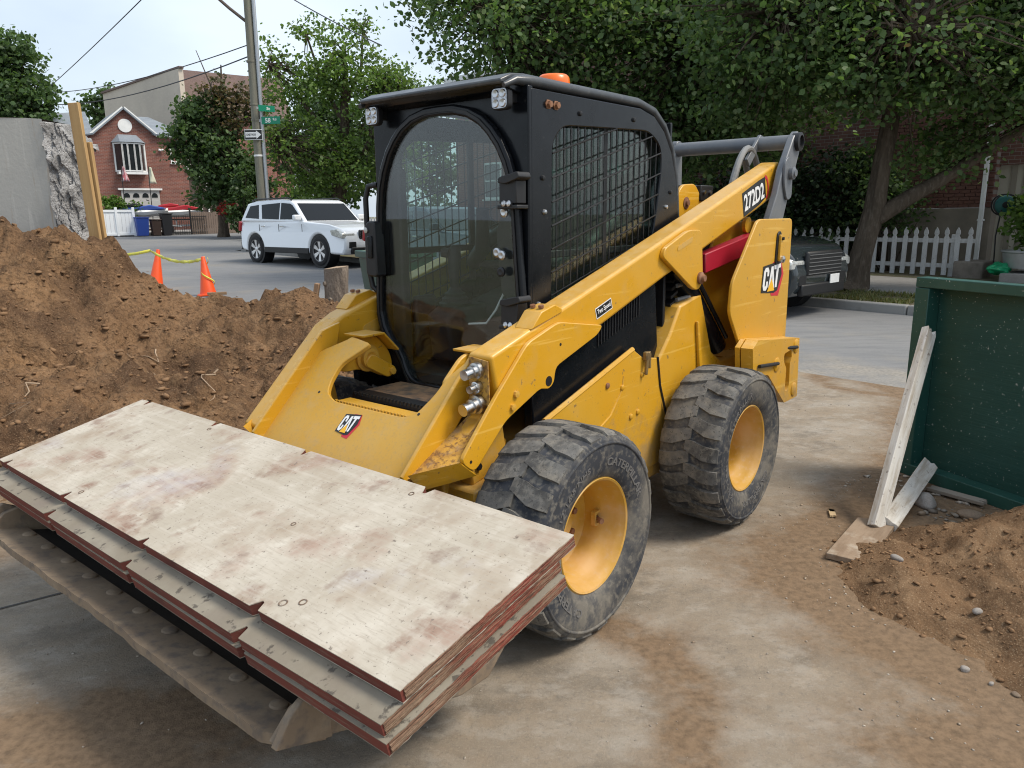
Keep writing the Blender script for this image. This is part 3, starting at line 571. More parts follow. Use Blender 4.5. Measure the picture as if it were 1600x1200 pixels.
tree('background_tree', 'dense dark tree filling the gap behind the maple crown', b, [(-9, 38, .5), (-9, 38, 3), (-8.9, 38, 6)], [.28, .2, .1], [([(-9, 38, 3), (-10, 37.6, 5)], .1, .04), ([(-9, 38, 3.2), (-7.6, 37.6, 5.4)], .1, .04)],
     [(-9.6, 37.6, 4.6, 1.7, 1.5, 1.8, 2600), (-7.6, 37.6, 4.8, 1.9, 1.5, 1.9, 2900), (-8.6, 37.6, 6.6, 1.6, 1.4, 1.2, 1500), (-5.9, 37.4, 4.2, 1.6, 1.4, 1.8, 2200), (-8.6, 37.2, 2.6, 2.2, 1.2, .9, 1800), (-4.4, 37.2, 5.4, 1.5, 1.4, 2.0, 2000), (-3.2, 37.2, 3.6, 1.6, 1.4, 1.8, 1800)], .2, LEAF_FAR, clr=.36)
def shrub(name, label, base, blobs, size, mat, cat='shrub', clr=.22, group=None):
    T = empty(name, base, 0, label, cat, group); V, Fq, C = leaves_arr(blobs, size, clr, 16); bz = Vector(base); mb = MB()
    for c in C[::max(1, len(C)//24)]: c = Vector(c); mb.tube([Vector((0, 0, -.1)), (c-bz)*.5+Vector((0, 0, .05)), c-bz], [.02, .013, .005], 5)
    mb.build('stems', BARK, T, smooth=60); vmesh('foliage', V-np.array(base), Fq, mat, T, smooth=False); return T
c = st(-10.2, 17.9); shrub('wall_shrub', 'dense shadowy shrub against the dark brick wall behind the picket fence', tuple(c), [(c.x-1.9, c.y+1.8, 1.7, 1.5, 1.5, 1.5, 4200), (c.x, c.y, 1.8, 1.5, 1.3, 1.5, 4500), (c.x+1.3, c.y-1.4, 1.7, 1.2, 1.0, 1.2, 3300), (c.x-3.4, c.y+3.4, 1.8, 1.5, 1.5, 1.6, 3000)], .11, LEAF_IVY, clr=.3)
c = st(-6.95, 17.75); shrub('wall_shrub', 'loose green shrub spilling over the wall right of the tree trunk', tuple(c), [(c.x, c.y, 1.75, .75, .7, .75, 1500), (c.x-.55, c.y+.4, 2.4, .7, .7, .5, 1000), (c.x-.7, c.y+.7, 1.2, .5, .6, .6, 900)], .10, LEAF_DK, clr=.26)
shrub('front_hedge', 'bright green clipped hedge above the white vinyl fence', (-20.3, 40.9, .66), [(-20.6, 40.7, 2.2, .6, .5, .55, 1200), (-19.85, 41.2, 2.0, .5, .5, .42, 800)], .12, LEAF_BUSH, 'hedge', clr=.16)
shrub('conifer_shrub', 'dark green bushy conifer beside the utility pole', (-12.4, 36.5, .55), [(-12.4, 36.5, 1.7, .9, .8, .9, 1600), (-12.3, 36.5, 2.7, .6, .6, .7, 900), (-12.3, 36.5, 3.5, .35, .35, .5, 350)], .14, LEAF_FAR, clr=.16)
for i, (px_, py_, s_, lb) in enumerate([(-10.8, 34.8, 1.0, 'green shrub behind the white SUV roof near the pole'), (-8.6, 32.6, 1.1, 'low bush between the pole and the maple trunk'), (-3.6, 30.4, 1.3, 'leafy bush behind the cab beyond the maple trunk')]):
    z = zf(py_); shrub('yard_bush', lb, (px_, py_, z), [(px_, py_, z+.9*s_, .9*s_, .7, .8*s_, 900), (px_+.7, py_-.3, z+.7*s_, .7*s_, .6, .6*s_, 600)], .13, LEAF_FAR, clr=.2)
FLOW = leaf_mat('red_flowers', [(.35, .02, .02), (.5, .04, .03), (.22, .02, .02), (.05, .09, .03)], .2)
for (x, y, z, lb, k) in [(-13.35, 36.9, 1.95, 'red flowering bush on the left end of the terrace railing', 1), (-11.75, 37.2, 2.2, 'red flowering bush nearest the utility pole on the terrace', 1), (-12.5, 37.0, 1.8, 'dark red flowers in the middle of the terrace railing', .8)]:
    shrub('flower_bush', lb, (x, y, z-.5), [(x, y, z, .5*k, .4*k, .35*k, 420), (x+.4, y+.2, z-.25, .4*k, .3*k, .3*k, 260)], .10, FLOW, 'flowers', clr=.12)

# ------------------------------------------------------------------ buildings on the left
BRICK = brick_mat('red_brick', (.25, .088, .060), (.175, .064, .048), (.28, .22, .185))
ROOFS = mk('grey_shingles', (.22, .25, .28), .9, 0, [(1.2, .4, .65, (.15, .17, .20), .8), (14, .45, .65, (.30, .33, .36), .6, (1, 4, 4))], [(20, .5, .02)])
TRIM = mk('white_trim', (.78, .78, .76), .5, 0, [(4, .5, .75, (.6, .6, .58), .5)])
DARKG = mk('dark_window_glass', (.02, .024, .027), .06, 0, spec=.9)
HR = math.atan2(.6, .8)
H = empty('brick_house', (-22.09, 44.0, .73), HR, 'small red brick house with grey gabled roof and white bay window', 'house')
def hz(z): return z-.73
front = [(-4.0, hz(.5)), (-4.0, hz(5.3)), (-.68, hz(6.1)), (.88, hz(7.5)), (2.42, hz(6.16)), (4.02, hz(6.16)), (4.02, hz(.5))]
MB().prism(front, 'y', 0, .3).build('front_wall', BRICK, H, smooth=0)
BRICK_S = brick_mat('red_brick_side', (.27, .11, .08), (.20, .08, .06), (.3, .25, .21), axes='yz')
MB().prism([(0.3, hz(.5)), (9, hz(.5)), (9, hz(6.1)), (.3, hz(6.1))], 'x', 3.72, 4.02).build('side_wall', BRICK_S, H, smooth=0)
z0 = hz(6.10)
for nm, P in (('gable_slope', [(-.85, -.25, z0-.03), (.88, -.25, hz(7.56)), (.88, 5, hz(7.56)), (-.85, 5, z0-.03)]), ('gable_slope', [(.88, -.25, hz(7.56)), (2.42, -.25, z0+.12), (2.42, 5, z0+.12), (.88, 5, hz(7.56))]),
              ('eave_slope', [(2.3, -.3, z0+.10), (4.3, -.3, z0+.10), (3.3, 5, z0+1.6), (1.2, 5, z0+1.6)]), ('main_slope', [(-4.3, -.3, hz(5.3)), (-.8, -.3, z0), (-.2, 5, z0+1.7), (-4.3, 5, z0+1.2)])):
    o = MB().add(P, [(0, 1, 2, 3)]).build(nm, ROOFS, H, smooth=0, recalc=False); o.modifiers.new('thick', 'SOLIDIFY').thickness = .08
for (a, b_) in (((-.86, hz(6.02)), (.88, hz(7.50))), ((.88, hz(7.50)), (2.46, hz(6.13)))):
    d = Vector(b_)-Vector(a); n_ = Vector((-d.y, d.x)).normalized()*.11
    MB().prism([a, b_, (b_[0]+n_.x, b_[1]+n_.y), (a[0]+n_.x, a[1]+n_.y)], 'y', -.24, -.12).build('barge_board', TRIM, H)
MB().box((3.36, -.2, hz(6.14)), (1.9, .14, .13)).build('gutter', TRIM, H, bevel=.02)
MB().lathe([(.36, 0), (.36, .05), (.28, .06), (.0001, .06)], 28, Matrix.Translation((.90, 0, hz(6.60))) @ Matrix.Rotation(math.pi/2, 4, 'X')).build('oval_plaque', TRIM, H)
def window(parent, x0, x1, za, zb, y=-.03, sash=0, fw=.07, mull=0, name='window'):
    f_ = MB(); f_.ring_plate([(x0, za), (x1, za), (x1, zb), (x0, zb)], [(x0+fw, za+fw), (x1-fw, za+fw), (x1-fw, zb-fw), (x0+fw, zb-fw)], 'y', y, y+.08, 8)
    w_ = f_.build(name, TRIM, parent, smooth=0)
    MB().box(((x0+x1)/2, y+.05, (za+zb)/2), (x1-x0-fw*2, .02, zb-za-fw*2)).build('pane', DARKG, w_, smooth=0)
    if sash: MB().box(((x0+x1)/2, y+.02, (za+zb)/2), (x1-x0, .05, fw*.8)).build('sash', TRIM, w_, smooth=0)
    for k in range(mull): MB().box((x0+(x1-x0)*(k+1)/(mull+1), y+.02, (za+zb)/2), (fw*.9, .05, zb-za)).build('mullion', TRIM, w_, smooth=0)
    MB().box(((x0+x1)/2, y-.01, za-.03), (x1-x0+.08, .14, .06)).build('sill', TRIM, w_, smooth=0)
    return w_
bay = MB().box((.96, -.28, hz(4.03)), (1.5, .62, .12)).build('bay_window', TRIM, H)
MB().prism([(.20, -.02), (.52, -.55), (1.42, -.55), (1.76, -.02)], 'z', hz(4.1), hz(5.66)).build('bay_glass', DARKG, bay, smooth=0)
for (xa, ya, xb, yb) in ((.20, -.02, .52, -.55), (.52, -.55, .80, -.55), (.80, -.55, 1.14, -.55), (1.14, -.55, 1.42, -.55), (1.42, -.55, 1.76, -.02)):
    f_ = MB()
    for (x, y) in ((xa, ya), (xb, yb)): f_.box((x, y-.015, hz(4.88)), (.09, .07, 1.56))
    for z in (4.15, 5.62): f_.tube([(xa, ya-.015, hz(z)), (xb, yb-.015, hz(z))], .05, 4)
    f_.build('bay_frame', TRIM, bay, smooth=0)
MB().add([(.08, .0, hz(5.68)), (.42, -.68, hz(5.68)), (1.52, -.68, hz(5.68)), (1.88, 0, hz(5.68)), (.48, 0, hz(6.12)), (1.42, 0, hz(6.12))], [(0, 1, 4), (1, 2, 5, 4), (2, 3, 5), (0, 4, 5, 3), (0, 3, 2, 1)]).build('bay_roof', ROOFS, bay, smooth=0)
window(H, 3.13, 3.58, hz(4.66), hz(5.66)); 
SIDEW = mk('dark_porch_siding', (.10, .075, .06), .9, 0, [(3, .4, .7, (.06, .045, .04), .7)])
wing = MB().box((4.9, 1.2, hz(3.3)), (1.76, 1.6, 5.2)).build('side_wing', SIDEW, H, smooth=0)
window(H, 4.18, 4.78, hz(3.95), hz(5.35), y=.36, sash=1)
MB().box((5.1, .32, hz(3.2)), (.08, .08, 4.0)).build('drainpipe', TRIM, H)
MB().box((3.98, -.1, hz(4.45)), (.12, .1, .5)).build('wall_lamp', TRIM, H, bevel=.02)
fl_ = MB(); fl_.box((2.62, -.08, hz(5.35)), (.1, .1, .1)); fl_.lathe([(.07, 0), (.05, .1), (.0001, .1)], 10, axis_m((2.55, -.12, hz(5.36)), (-.5, -1, -.4))); fl_.lathe([(.07, 0), (.05, .1), (.0001, .1)], 10, axis_m((2.70, -.12, hz(5.36)), (.5, -1, -.4))); fl_.build('flood_lamp', TRIM, H)
GAR = mk('garage_paint', (.42, .41, .39), .7)
gd = MB().box((1.30, -.06, hz(2.05)), (2.0, .1, 2.2)).build('garage_door', GAR, H, bevel=.01)
MB().box((1.30, -.12, hz(3.17)), (2.3, .2, .10)).build('garage_lintel', TRIM, H)
for k in range(4):
    for j in range(3): MB().box((.56+k*.49, -.12, hz(1.25+j*.55)), (.40, .02, .42)).build('door_panel', GAR, gd, bevel=.008)
    a = MB(); a.prism([(.40+k*.49, hz(2.72)), (.72+k*.49, hz(2.72))]+[(.56+k*.49+.16*math.cos(t), hz(2.80)+.16*math.sin(t)) for t in np.linspace(0, math.pi, 9)], 'y', -.135, -.12); a.build('door_pane', DARKG, gd, smooth=0)
CREAM = mk('cream_render', (.56, .49, .40), .9, 0, [(.5, .4, .7, (.48, .42, .35), .8), (3, .5, .7, (.62, .55, .46), .5, (1, 1, 3))])
MANS = mk('brown_shingles', (.16, .105, .09), .9, 0, [(.8, .4, .65, (.11, .075, .07), .8), (9, .45, .65, (.21, .15, .13), .7, (1, 1, 4))], [(14, .5, .03)])
B2 = empty('apartment_building', (-20.31, 50.0, .8), 0, 'cream side wall of a taller building with brown mansard roof', 'building')
A_, Bq, Cq = Vector((0, 0)), Vector((-9.59, 9.5)), Vector((3.6, 3.0))
def wallq(p, q, z0, z1, name, mat):
    n_ = (Vector(q)-Vector(p)).normalized(); n_ = Vector((-n_.y, n_.x))*.3
    return MB().add([(p[0], p[1], z0), (q[0], q[1], z0), (q[0], q[1], z1), (p[0], p[1], z1), (p[0]+n_.x, p[1]+n_.y, z0), (q[0]+n_.x, q[1]+n_.y, z0), (q[0]+n_.x, q[1]+n_.y, z1), (p[0]+n_.x, p[1]+n_.y, z1)], [(0, 1, 2, 3), (7, 6, 5, 4), (0, 4, 5, 1), (1, 5, 6, 2), (2, 6, 7, 3), (3, 7, 4, 0)]).build(name, mat, B2, smooth=0)
wallq(Bq, A_, -.5, 9.75, 'side_wall', CREAM); wallq(A_, Cq*1.5, -.5, 7.2, 'front_wall', BRICK)
cp_ = wallq(Bq+Vector((-.1, -.1)), A_+Vector((.1, -.1)), 9.752, 9.87, 'coping', MANS)
mq = Cq*1.5; o_ = Vector((.6, -.8)).normalized()*.5; i_ = -Vector((.6, -.8)).normalized()*1.0
MB().add([(A_.x+o_.x*.4-.2, A_.y+o_.y*.4, 7.0), (mq.x+o_.x, mq.y+o_.y, 7.0), (mq.x+i_.x, mq.y+i_.y, 9.9), (A_.x+i_.x, A_.y+i_.y+.3, 9.9), (A_.x-.3, A_.y+.4, 9.9), (-.5, .5, 7.0)], [(0, 1, 2, 3), (0, 3, 4, 5)]).build('mansard_roof', MANS, B2, smooth=0)
# --- frontage of the house lot
S1 = (-19.68, 40.0)
def sl(s_, off=0, z=0):
    return Vector((S1[0]+.8*s_+.6*off, S1[1]+.6*s_-.8*off, z))
Z1 = .67
VINYL = mk('white_vinyl', (.80, .82, .83), .4)
vf = empty('vinyl_fence', tuple(sl(-1.3, 0, Z1)), HR, 'white vinyl privacy fence at the left of the house forecourt', 'fence')
for k in range(9): MB().box((.09+k*.18, 0, .66), (.172, .03, 1.26)).build('board', VINYL, vf, bevel=.006)
for x in (0, .86, 1.66): MB().box((x, -.01, .72), (.12, .12, 1.44)).build('post', VINYL, vf, bevel=.01)
for z in (.10, 1.26): MB().box((.83, -.02, z), (1.60, .07, .12)).build('rail', VINYL, vf, bevel=.006)
def bin_(label, s_, col, w_, hh, off=.25):
    m_ = mk('bin_plastic', col, .5); T = empty('wheelie_bin', tuple(sl(s_, off, Z1)), HR, label, 'trash bin')
    MB().add([(-.8*w_/2, -.8*w_/2, 0), (.8*w_/2, -.8*w_/2, 0), (.8*w_/2, .8*w_/2, 0), (-.8*w_/2, .8*w_/2, 0), (-w_/2, -w_/2, hh), (w_/2, -w_/2, hh), (w_/2, w_/2, hh), (-w_/2, w_/2, hh)], [(3, 2, 1, 0), (4, 5, 6, 7), (0, 1, 5, 4), (1, 2, 6, 5), (2, 3, 7, 6), (3, 0, 4, 7)]).build('bin_body', m_, T, bevel=.02)
    MB().box((0, 0, hh+.03), (w_+.06, w_+.06, .05)).build('lid', m_, T, bevel=.02)
    for x in (-.2, .2): MB().lathe([(.09, -.03), (.09, .03), (.0001, .03)], 14, axis_m((x*w_/.55, w_/2, .09), (1, 0, 0))).build('bin_wheel', BLKD, T)
bin_('bright blue recycling bin beside the white vinyl fence', .66, (.02, .06, .30), .62, .90)
bin_('short brown bin between the blue and the black bins', 1.32, (.05, .028, .02), .48, .78)
bin_('tall black bin right of the brown bin', 1.86, (.015, .015, .017), .52, 1.08)
IRON = mk('black_iron', (.015, .015, .016), .5)
ifn = empty('iron_fence', tuple(sl(2.2, .1, Z1)), HR, 'black iron picket fence in front of the jet skis', 'fence')
for k in range(16): MB().box((k*.115, 0, .5), (.02, .02, 1.0)).build('bar', IRON, ifn)
for z in (.12, .95): MB().box((.86, 0, z), (1.76, .03, .035)).build('rail', IRON, ifn)
def jetski(label, s_, col, zoff=0, rot=0):
    m_ = mk('hull_paint', col, .3); T = empty('jet_ski', tuple(sl(s_, -.9, Z1+1.0+zoff)), HR+rot, label, 'jet ski')
    secs = [(-1.25, .36, .0, .24), (-.6, .42, -.08, .26), (.2, .42, -.08, .30), (.9, .28, .02, .38), (1.3, .05, .2, .40)]; V = []; Fs = []
    for (x, w_, zb, zt) in secs:
        V += [(x, 0, zb), (x, w_*.8, zb+.12), (x, w_, zt*.7), (x, w_*.8, zt), (x, -w_*.8, zt), (x, -w_, zt*.7), (x, -w_*.8, zb+.12)]
    for i in range(4):
        for j in range(7): Fs.append((i*7+j, i*7+(j+1) % 7, (i+1)*7+(j+1) % 7, (i+1)*7+j))
    Fs += [tuple(range(7)), tuple(28+j for j in range(6, -1, -1))]
    MB().add(V, Fs).build('hull', WHT, T, bevel=.02)
    dk = MB().prism([(-1.1, .30), (-1.0, .42), (-.2, .44), (.15, .52), (.45, .57), (.95, .46), (1.25, .38), (.9, .30), (-.9, .22)], 'y', -.33, .33).build('deck', m_, T, bevel=.06, seg=3)
    MB().prism([(-1.0, .42), (-.9, .56), (-.3, .66), (.1, .60), (.1, .50)], 'y', -.17, .17).build('seat', BLKD if col[0] < .1 else m_, T, bevel=.05, seg=3)
    MB().tube([(.32, -.36, .82), (.42, -.1, .78), (.42, .1, .78), (.32, .36, .82)], .025, 8).build('handlebar', BLKD, T)
jetski('blue and silver jet ski on a trailer by the white fence', .95, (.03, .07, .30), 0, R(-15))
jetski('red and white jet ski on a trailer right of the blue one', 2.75, (.42, .02, .03), 0, R(-15))
TRL = mk('galvanised_trailer', (.4, .41, .42), .4, .8)
for s_, lb in ((.85, 'galvanised boat trailer under the blue jet ski'), (2.75, 'galvanised boat trailer under the red jet ski')):
    T = empty('boat_trailer', tuple(sl(s_, -.9, Z1)), HR-R(15), lb, 'trailer')
    for y in (-.45, .45): MB().box((0, y, .48), (2.6, .07, .08)).build('frame_rail', TRL, T)
    for x in (-.9, .5): MB().box((x, 0, .52), (.07, .98, .07)).build('cross_rail', TRL, T)
    for y in (-.35, .35): MB().box((-.1, y, .80), (1.8, .10, .07)).build('bunk', BLKD, T); MB().box((-.1, y, .66), (.07, .07, .26)).build('bunk_post', TRL, T)
    MB().tube([(1.3, 0, .5), (2.0, 0, .42)], .04, 8).build('tongue', TRL, T)
    for y in (-.6, .6): MB().lathe([(.10, -.08), (.24, -.08), (.26, 0), (.24, .08), (.10, .08)], 18, axis_m((-.5, y, .26), (0, 1, 0))).build('trailer_wheel', BLKD, T)
TAUP = mk('taupe_fence_paint', (.20, .15, .12), .8, 0, [(3, .45, .7, (.15, .11, .09), .7, (6, 6, 1))])
gf = empty('slat_gate', tuple(sl(3.15, 0, Z1)), HR, 'taupe vertical slat gate right of the jet skis', 'gate')
for k in range(14): MB().box((.07+k*.117, 0, .60), (.104, .03, 1.16)).build('slat', TAUP, gf, bevel=.004)
for x in (0, 1.66): MB().box((x, 0, .66), (.07, .08, 1.3)).build('post', IRON, gf)
pw_ = MB().box((0, 0, 0), (4.4, .18, 1.22)).build('terrace_wall', TAUP, None, bevel=.01); pw_.location = tuple(sl(7.2, 0, Z1+.60)); pw_.rotation_euler = (0, 0, HR); tag(pw_, 'plain taupe terrace wall behind the white SUV', 'wall')
tr_ = empty('terrace_railing', tuple(sl(3.2, -.5, Z1+1.2)), HR, 'black railing of the flower terrace above the taupe gate', 'railing')
for k in range(40): MB().box((k*.15, 0, .35), (.018, .018, .70)).build('baluster', IRON, tr_)
for z in (.05, .70): MB().box((2.93, 0, z), (5.9, .03, .03)).build('rail', IRON, tr_)
stp = empty('porch_stair', tuple(sl(4.6, -3.0, Z1)), HR, 'dark wooden porch stair with railings beside the house', 'stairs')
for k in range(8): MB().box((k*.27, 0, 2.6-k*.2), (.28, 1.0, .05)).build('tread', TAUP, stp)
for y in (-.5, .5): MB().tube([(0, y, 3.5), (2.0, y, 2.05)], .03, 6).build('handrail', IRON, stp); MB().tube([(0, y, 2.55), (2.0, y, 1.1)], .05, 4).build('stringer', TAUP, stp)
FLAG1 = mk('flag_cloth', (.62, .58, .58), .8, 0, [(9, .45, .52, (.45, .05, .08), .9, (3, 3, .2))]); FLAG2 = mk('pale_flag_cloth', (.60, .60, .46), .8)
for (s_, z0, m_, lb, hh) in ((.30, 3.25, FLAG1, 'red and white striped flag hanging left of the garage', .75), (1.62, 3.25, FLAG2, 'pale yellow flag hanging right of the garage', .85)):
    T = empty('house_flag', tuple(sl(s_, -1.6, Z1)), HR, lb, 'flag')
    MB().tube([(0, 0, 0), (.05, 0, z0+.1), (.10, 0, z0+.35)], .02, 6).build('flag_pole', BLKD, T)
    V = []; 
    for i in range(7):
        for j in range(5): t = i/6; V.append((.10-.30*t*.3+(j/4)*(.10+.30*t), .06*math.sin(j*1.6+i*.5), z0+.3-t*hh))
    fo_ = MB().add(V, [(i*5+j, i*5+j+1, (i+1)*5+j+1, (i+1)*5+j) for i in range(6) for j in range(4)]).build('cloth', m_, T, smooth=60, recalc=False)
    fo_.modifiers.new('thick', 'SOLIDIFY').thickness = .006

# ------------------------------------------------------------------ buildings on the right and behind the trees
BRKD = brick_mat('dark_red_brick', (.17, .075, .055), (.12, .055, .042), (.22, .19, .165))
FND = mk('foundation_render', (.26, .22, .175), .9, 0, [(1.5, .4, .65, (.18, .155, .125), .8)], [(40, .3, .006)])
SR = math.atan2(SD.y, SD.x)
def sb(name, d, n_, label, cat):
    p = st(d, n_); return empty(name, (p.x, p.y, p.z), SR, label, cat)
B3 = sb('corner_house', -5.2, 18.3, 'dark red brick house with rendered foundation behind the picket fence', 'house')   # local x along the street (to the right), -y towards the road
MB().prism([(-13, 1.45), (-13, 9), (0, 9), (0, 1.45)], 'y', 0, .3).build('front_wall', BRKD, B3, smooth=0)
MB().prism([(-13, -.2), (-13, 1.448), (.02, 1.448), (.02, -.2)], 'y', -.04, .3).build('foundation', FND, B3, smooth=0)
brk = None; BRM = [mk('brick_a', (.17, .075, .055), .88, 0, [(8, .4, .7, (.10, .05, .04), .7)], [(60, .4, .004)]), mk('brick_b', (.13, .06, .045), .88, 0, [(8, .4, .7, (.2, .1, .075), .6)], [(60, .4, .004)])]
meshes = []
for m_ in BRM:
    o = MB().box((0, 0, 0), (.196, .05, .064)).build('brick', m_, B3, bevel=.004, seg=1); meshes.append(o)
k = 0
for row in range(25):
    for col in range(11):
        o = meshes[k] if k < 2 else meshes[random.randint(0, 1)].copy()
        if k >= 2: COL.objects.link(o); o.parent = B3
        o.location = (-.105-col*.207-(row % 2)*.1035, -.004-random.uniform(0, .004), 1.49+row*.0745); k += 1
dsp = empty('downspout', tuple(st(-5.33, 18.15)), SR, 'white downspout on the corner of the brick house', 'downspout')
MB().box((0, 0, 2.6), (.085, .075, 4.9)).build('pipe', TRIM, dsp, bevel=.01); MB().box((0, -.09, .18), (.085, .20, .075), Matrix.Rotation(R(20), 3, 'X')).build('pipe_elbow', TRIM, dsp, bevel=.01)
for z in (1.2, 2.6): MB().box((0, .02, z), (.12, .09, .04)).build('pipe_strap', TRIM, dsp)
B4 = sb('neighbour_house', -5.05, 18.55, 'pale striped siding wall with brick above at the right edge', 'house')
SID = mk('pale_siding', (.48, .44, .36), .8, 0, [(2, .4, .7, (.40, .36, .30), .7, (1, 1, .2))]); SID2 = mk('brown_siding_stripe', (.24, .21, .165), .8)
MB().box((2.38, .16, 1.0), (5.44, .25, 2.6)).build('wall', SID, B4, smooth=0)
for k in range(22): MB().box((.12+k*.23, .02, 1.0), (.10, .03, 2.6)).build('batten', SID2, B4)
MB().box((2.38, .14, 3.8), (5.44, .35, 3.0)).build('brick_storey', BRKD, B4, smooth=0)
window(B4, .62, 1.4, 1.0, 2.2, y=-.06, sash=1)
lowal = MB().box((0, 0, 0), (.55, .8, .42)).build('stone_pier', mk('rough_stone', (.24, .21, .18), .9, 0, [(5, .4, .65, (.15, .13, .11), .8)], [(20, .6, .02)]), None, bevel=.03); p = st(-5.15, 17.5); lowal.location = (p.x, p.y, p.z+.2); lowal.rotation_euler = (0, 0, SR); tag(lowal, 'low rough stone pier under the downspout', 'pier')
terr = MB().box((0, 0, 0), (4.5, 1.6, .28)).build('paved_step', WALK, None, bevel=.02); p = st(-2.2, 17.4); terr.location = (p.x, p.y, p.z+.12); terr.rotation_euler = (0, 0, SR); tag(terr, 'low concrete step in front of the striped wall', 'step')
HG = mk('teal_hose', (.02, .14, .13), .5)
hr = empty('hose_reel', tuple(st(-4.78, 17.6, z=1.60)), SR, 'round hose reel wound with teal hose on the pale wall', 'hose reel')
for k in range(6): MB().lathe([(.17-.012*(k % 2), -.09+k*.034), (.185-.012*(k % 2), -.075+k*.034), (.17-.012*(k % 2), -.06+k*.034)], 24, axis_m((0, 0, 0), (.5, -1, 0))).build('hose_coil', HG, hr, smooth=60)
for h_ in (-.11, .12): MB().lathe([(.19, h_), (.215, h_), (.215, h_+.015), (.19, h_+.015)], 24, axis_m((0, 0, 0), (.5, -1, 0)), closed=True).build('reel_flange', BLKD, hr)
MB().lathe([(.06, -.1), (.06, .13), (.0001, .13)], 14, axis_m((0, 0, 0), (.5, -1, 0))).build('reel_hub', BLKD, hr)
MB().tube([(0, -.15, -.1), (-.03, -.2, -.6), (0, -.2, -1.25)], .015, 6).build('hose_tail', BLKD, hr)
TUB = mk('zinc_tub', (.42, .44, .44), .5, .6, [(6, .4, .7, (.3, .31, .31), .6)])
tb_ = empty('planter_tub', tuple(st(-4.12, 17.2, z=.42)), SR, 'galvanised round tub planted with green leaves beside the hose reel', 'planter')
MB().lathe([(.42, 0), (.47, .28), (.50, .30), (.50, .33), (.44, .33), (.42, .25), (.0001, .25)], 28).build('tub', TUB, tb_); tb_.children[0].parent = tb_
V, Fq, C_l = leaves_arr([(0, 0, .75, .55, .5, .45, 900), (-.1, 0, 1.15, .35, .35, .3, 350)], .10, .14, 14); vmesh('plant_foliage', V, Fq, LEAF_BUSH, tb_, smooth=False)
bm = bmesh.new(); bmesh.ops.create_icosphere(bm, subdivisions=4, radius=1)
for v in bm.verts:
    q = .12*math.sin(v.co.x*5+1)+.10*math.sin(v.co.y*7)+.07*math.sin(v.co.z*9+v.co.x*6)+.05*math.sin(v.co.x*15+v.co.y*11); v.co *= 1+q
me = bpy.data.meshes.new('garden_bag'); bm.to_mesh(me); bm.free(); me.materials.append(mk('green_plastic', (.01, .28, .12), .3)); me.shade_smooth()
bag = link(bpy.data.objects.new('garden_bag', me)); bag.location = tuple(st(-4.55, 16.9, z=.40)); bag.scale = (.26, .18, .11); bag.rotation_euler = (0, 0, .5); tag(bag, 'bright green plastic bag lying below the planter tub', 'bag')
# picket fence beside the street tree
PICK = mk('weathered_white_paint', (.55, .56, .57), .7, 0, [(7, .45, .68, (.36, .355, .35), .7, (1, 1, .3)), (40, .55, .7, (.28, .26, .24), .5)])
def picket_fence(label, d0, n, nd, count, hgt, group=None):
    Fp = empty('picket_fence', tuple(st(d0, nd)), SR, label, 'fence', group); first = None
    for k in range(count):
        if first is None:
            w_ = .047; pr = [(-w_, .06), (-w_, hgt*.80), (-w_*.55, hgt*.835), (-w_*.98, hgt*.875), (-w_*.8, hgt*.93), (0, hgt), (w_*.8, hgt*.93), (w_*.98, hgt*.875), (w_*.55, hgt*.835), (w_, hgt*.80), (w_, .06)]
            first = MB().prism(pr, 'y', -.012, .010).build('picket', PICK, Fp, bevel=.003); o = first
        else: o = first.copy(); COL.objects.link(o); o.parent = Fp
        o.location = (k*.205+random.uniform(-.006, .006), 0, random.uniform(-.012, .006)); o.rotation_euler = (0, random.uniform(-.015, .015), 0)
    for z in (.25, hgt*.73): MB().box((count*.1025-.1, .035, z), (count*.205, .04, .085)).build('rail', PICK, Fp, bevel=.004)
    for k in range(0, count+1, 9): MB().box((k*.205-.1, .09, hgt*.42), (.09, .09, hgt*.86)).build('post', PICK, Fp, bevel=.006)
picket_fence('weathered white picket fence running behind the street tree', -9.1, 0, 17.2, 20, 1.03)
picket_fence('short white picket fence behind the front of the white SUV', -25.6, 0, 15.2, 18, 1.1)
B5 = sb('brick_row_house', -18.0, 22, 'red brick row house half hidden behind the maple tree', 'house')
MB().box((-3.5, .5, 3.2), (12, 1, 7)).build('front_wall', BRICK, B5, smooth=0)
for x in (-7.6, -5.0, -2.4): window(B5, x, x+1.1, 1.8, 3.3, y=-.05, sash=1); window(B5, x, x+1.1, 4.6, 6.0, y=-.05, sash=1)
MB().box((-3.5, .3, 6.8), (12.3, 1.5, .2)).build('cornice', TRIM, B5)
# ------------------------------------------------------------------ skid steer loader (x forward, y to its left, z up)
LD = empty('skid_steer_loader', (.02498, 3.64351, 0), 4.01548, 'yellow skid steer loader with black caged cab and a bucket carrying form panels', 'loader')
PI = math.pi
def text_mesh(s, size=1, bold=.0, extrude=0):
    cu = bpy.data.curves.new('txt', 'FONT'); cu.body = s; cu.size = size; cu.offset = bold; cu.extrude = extrude; cu.resolution_u = 3
    ob = bpy.data.objects.new('txt', cu); COL.objects.link(ob)
    bpy.context.view_layer.update(); dg = bpy.context.evaluated_depsgraph_get()
    me = ob.evaluated_get(dg).to_mesh(); V = [tuple(v.co) for v in me.vertices]; Fs = [tuple(p.vertices) for p in me.polygons]
    ob.evaluated_get(dg).to_mesh_clear(); bpy.data.objects.remove(ob); bpy.data.curves.remove(cu)
    return V, Fs
def flat(V, Fs, org, ux, uy, off=0):
    org, ux, uy = Vector(org), Vector(ux), Vector(uy); n = ux.cross(uy).normalized()
    return MB().add([org+ux*p[0]+uy*p[1]+n*off for p in V], Fs)
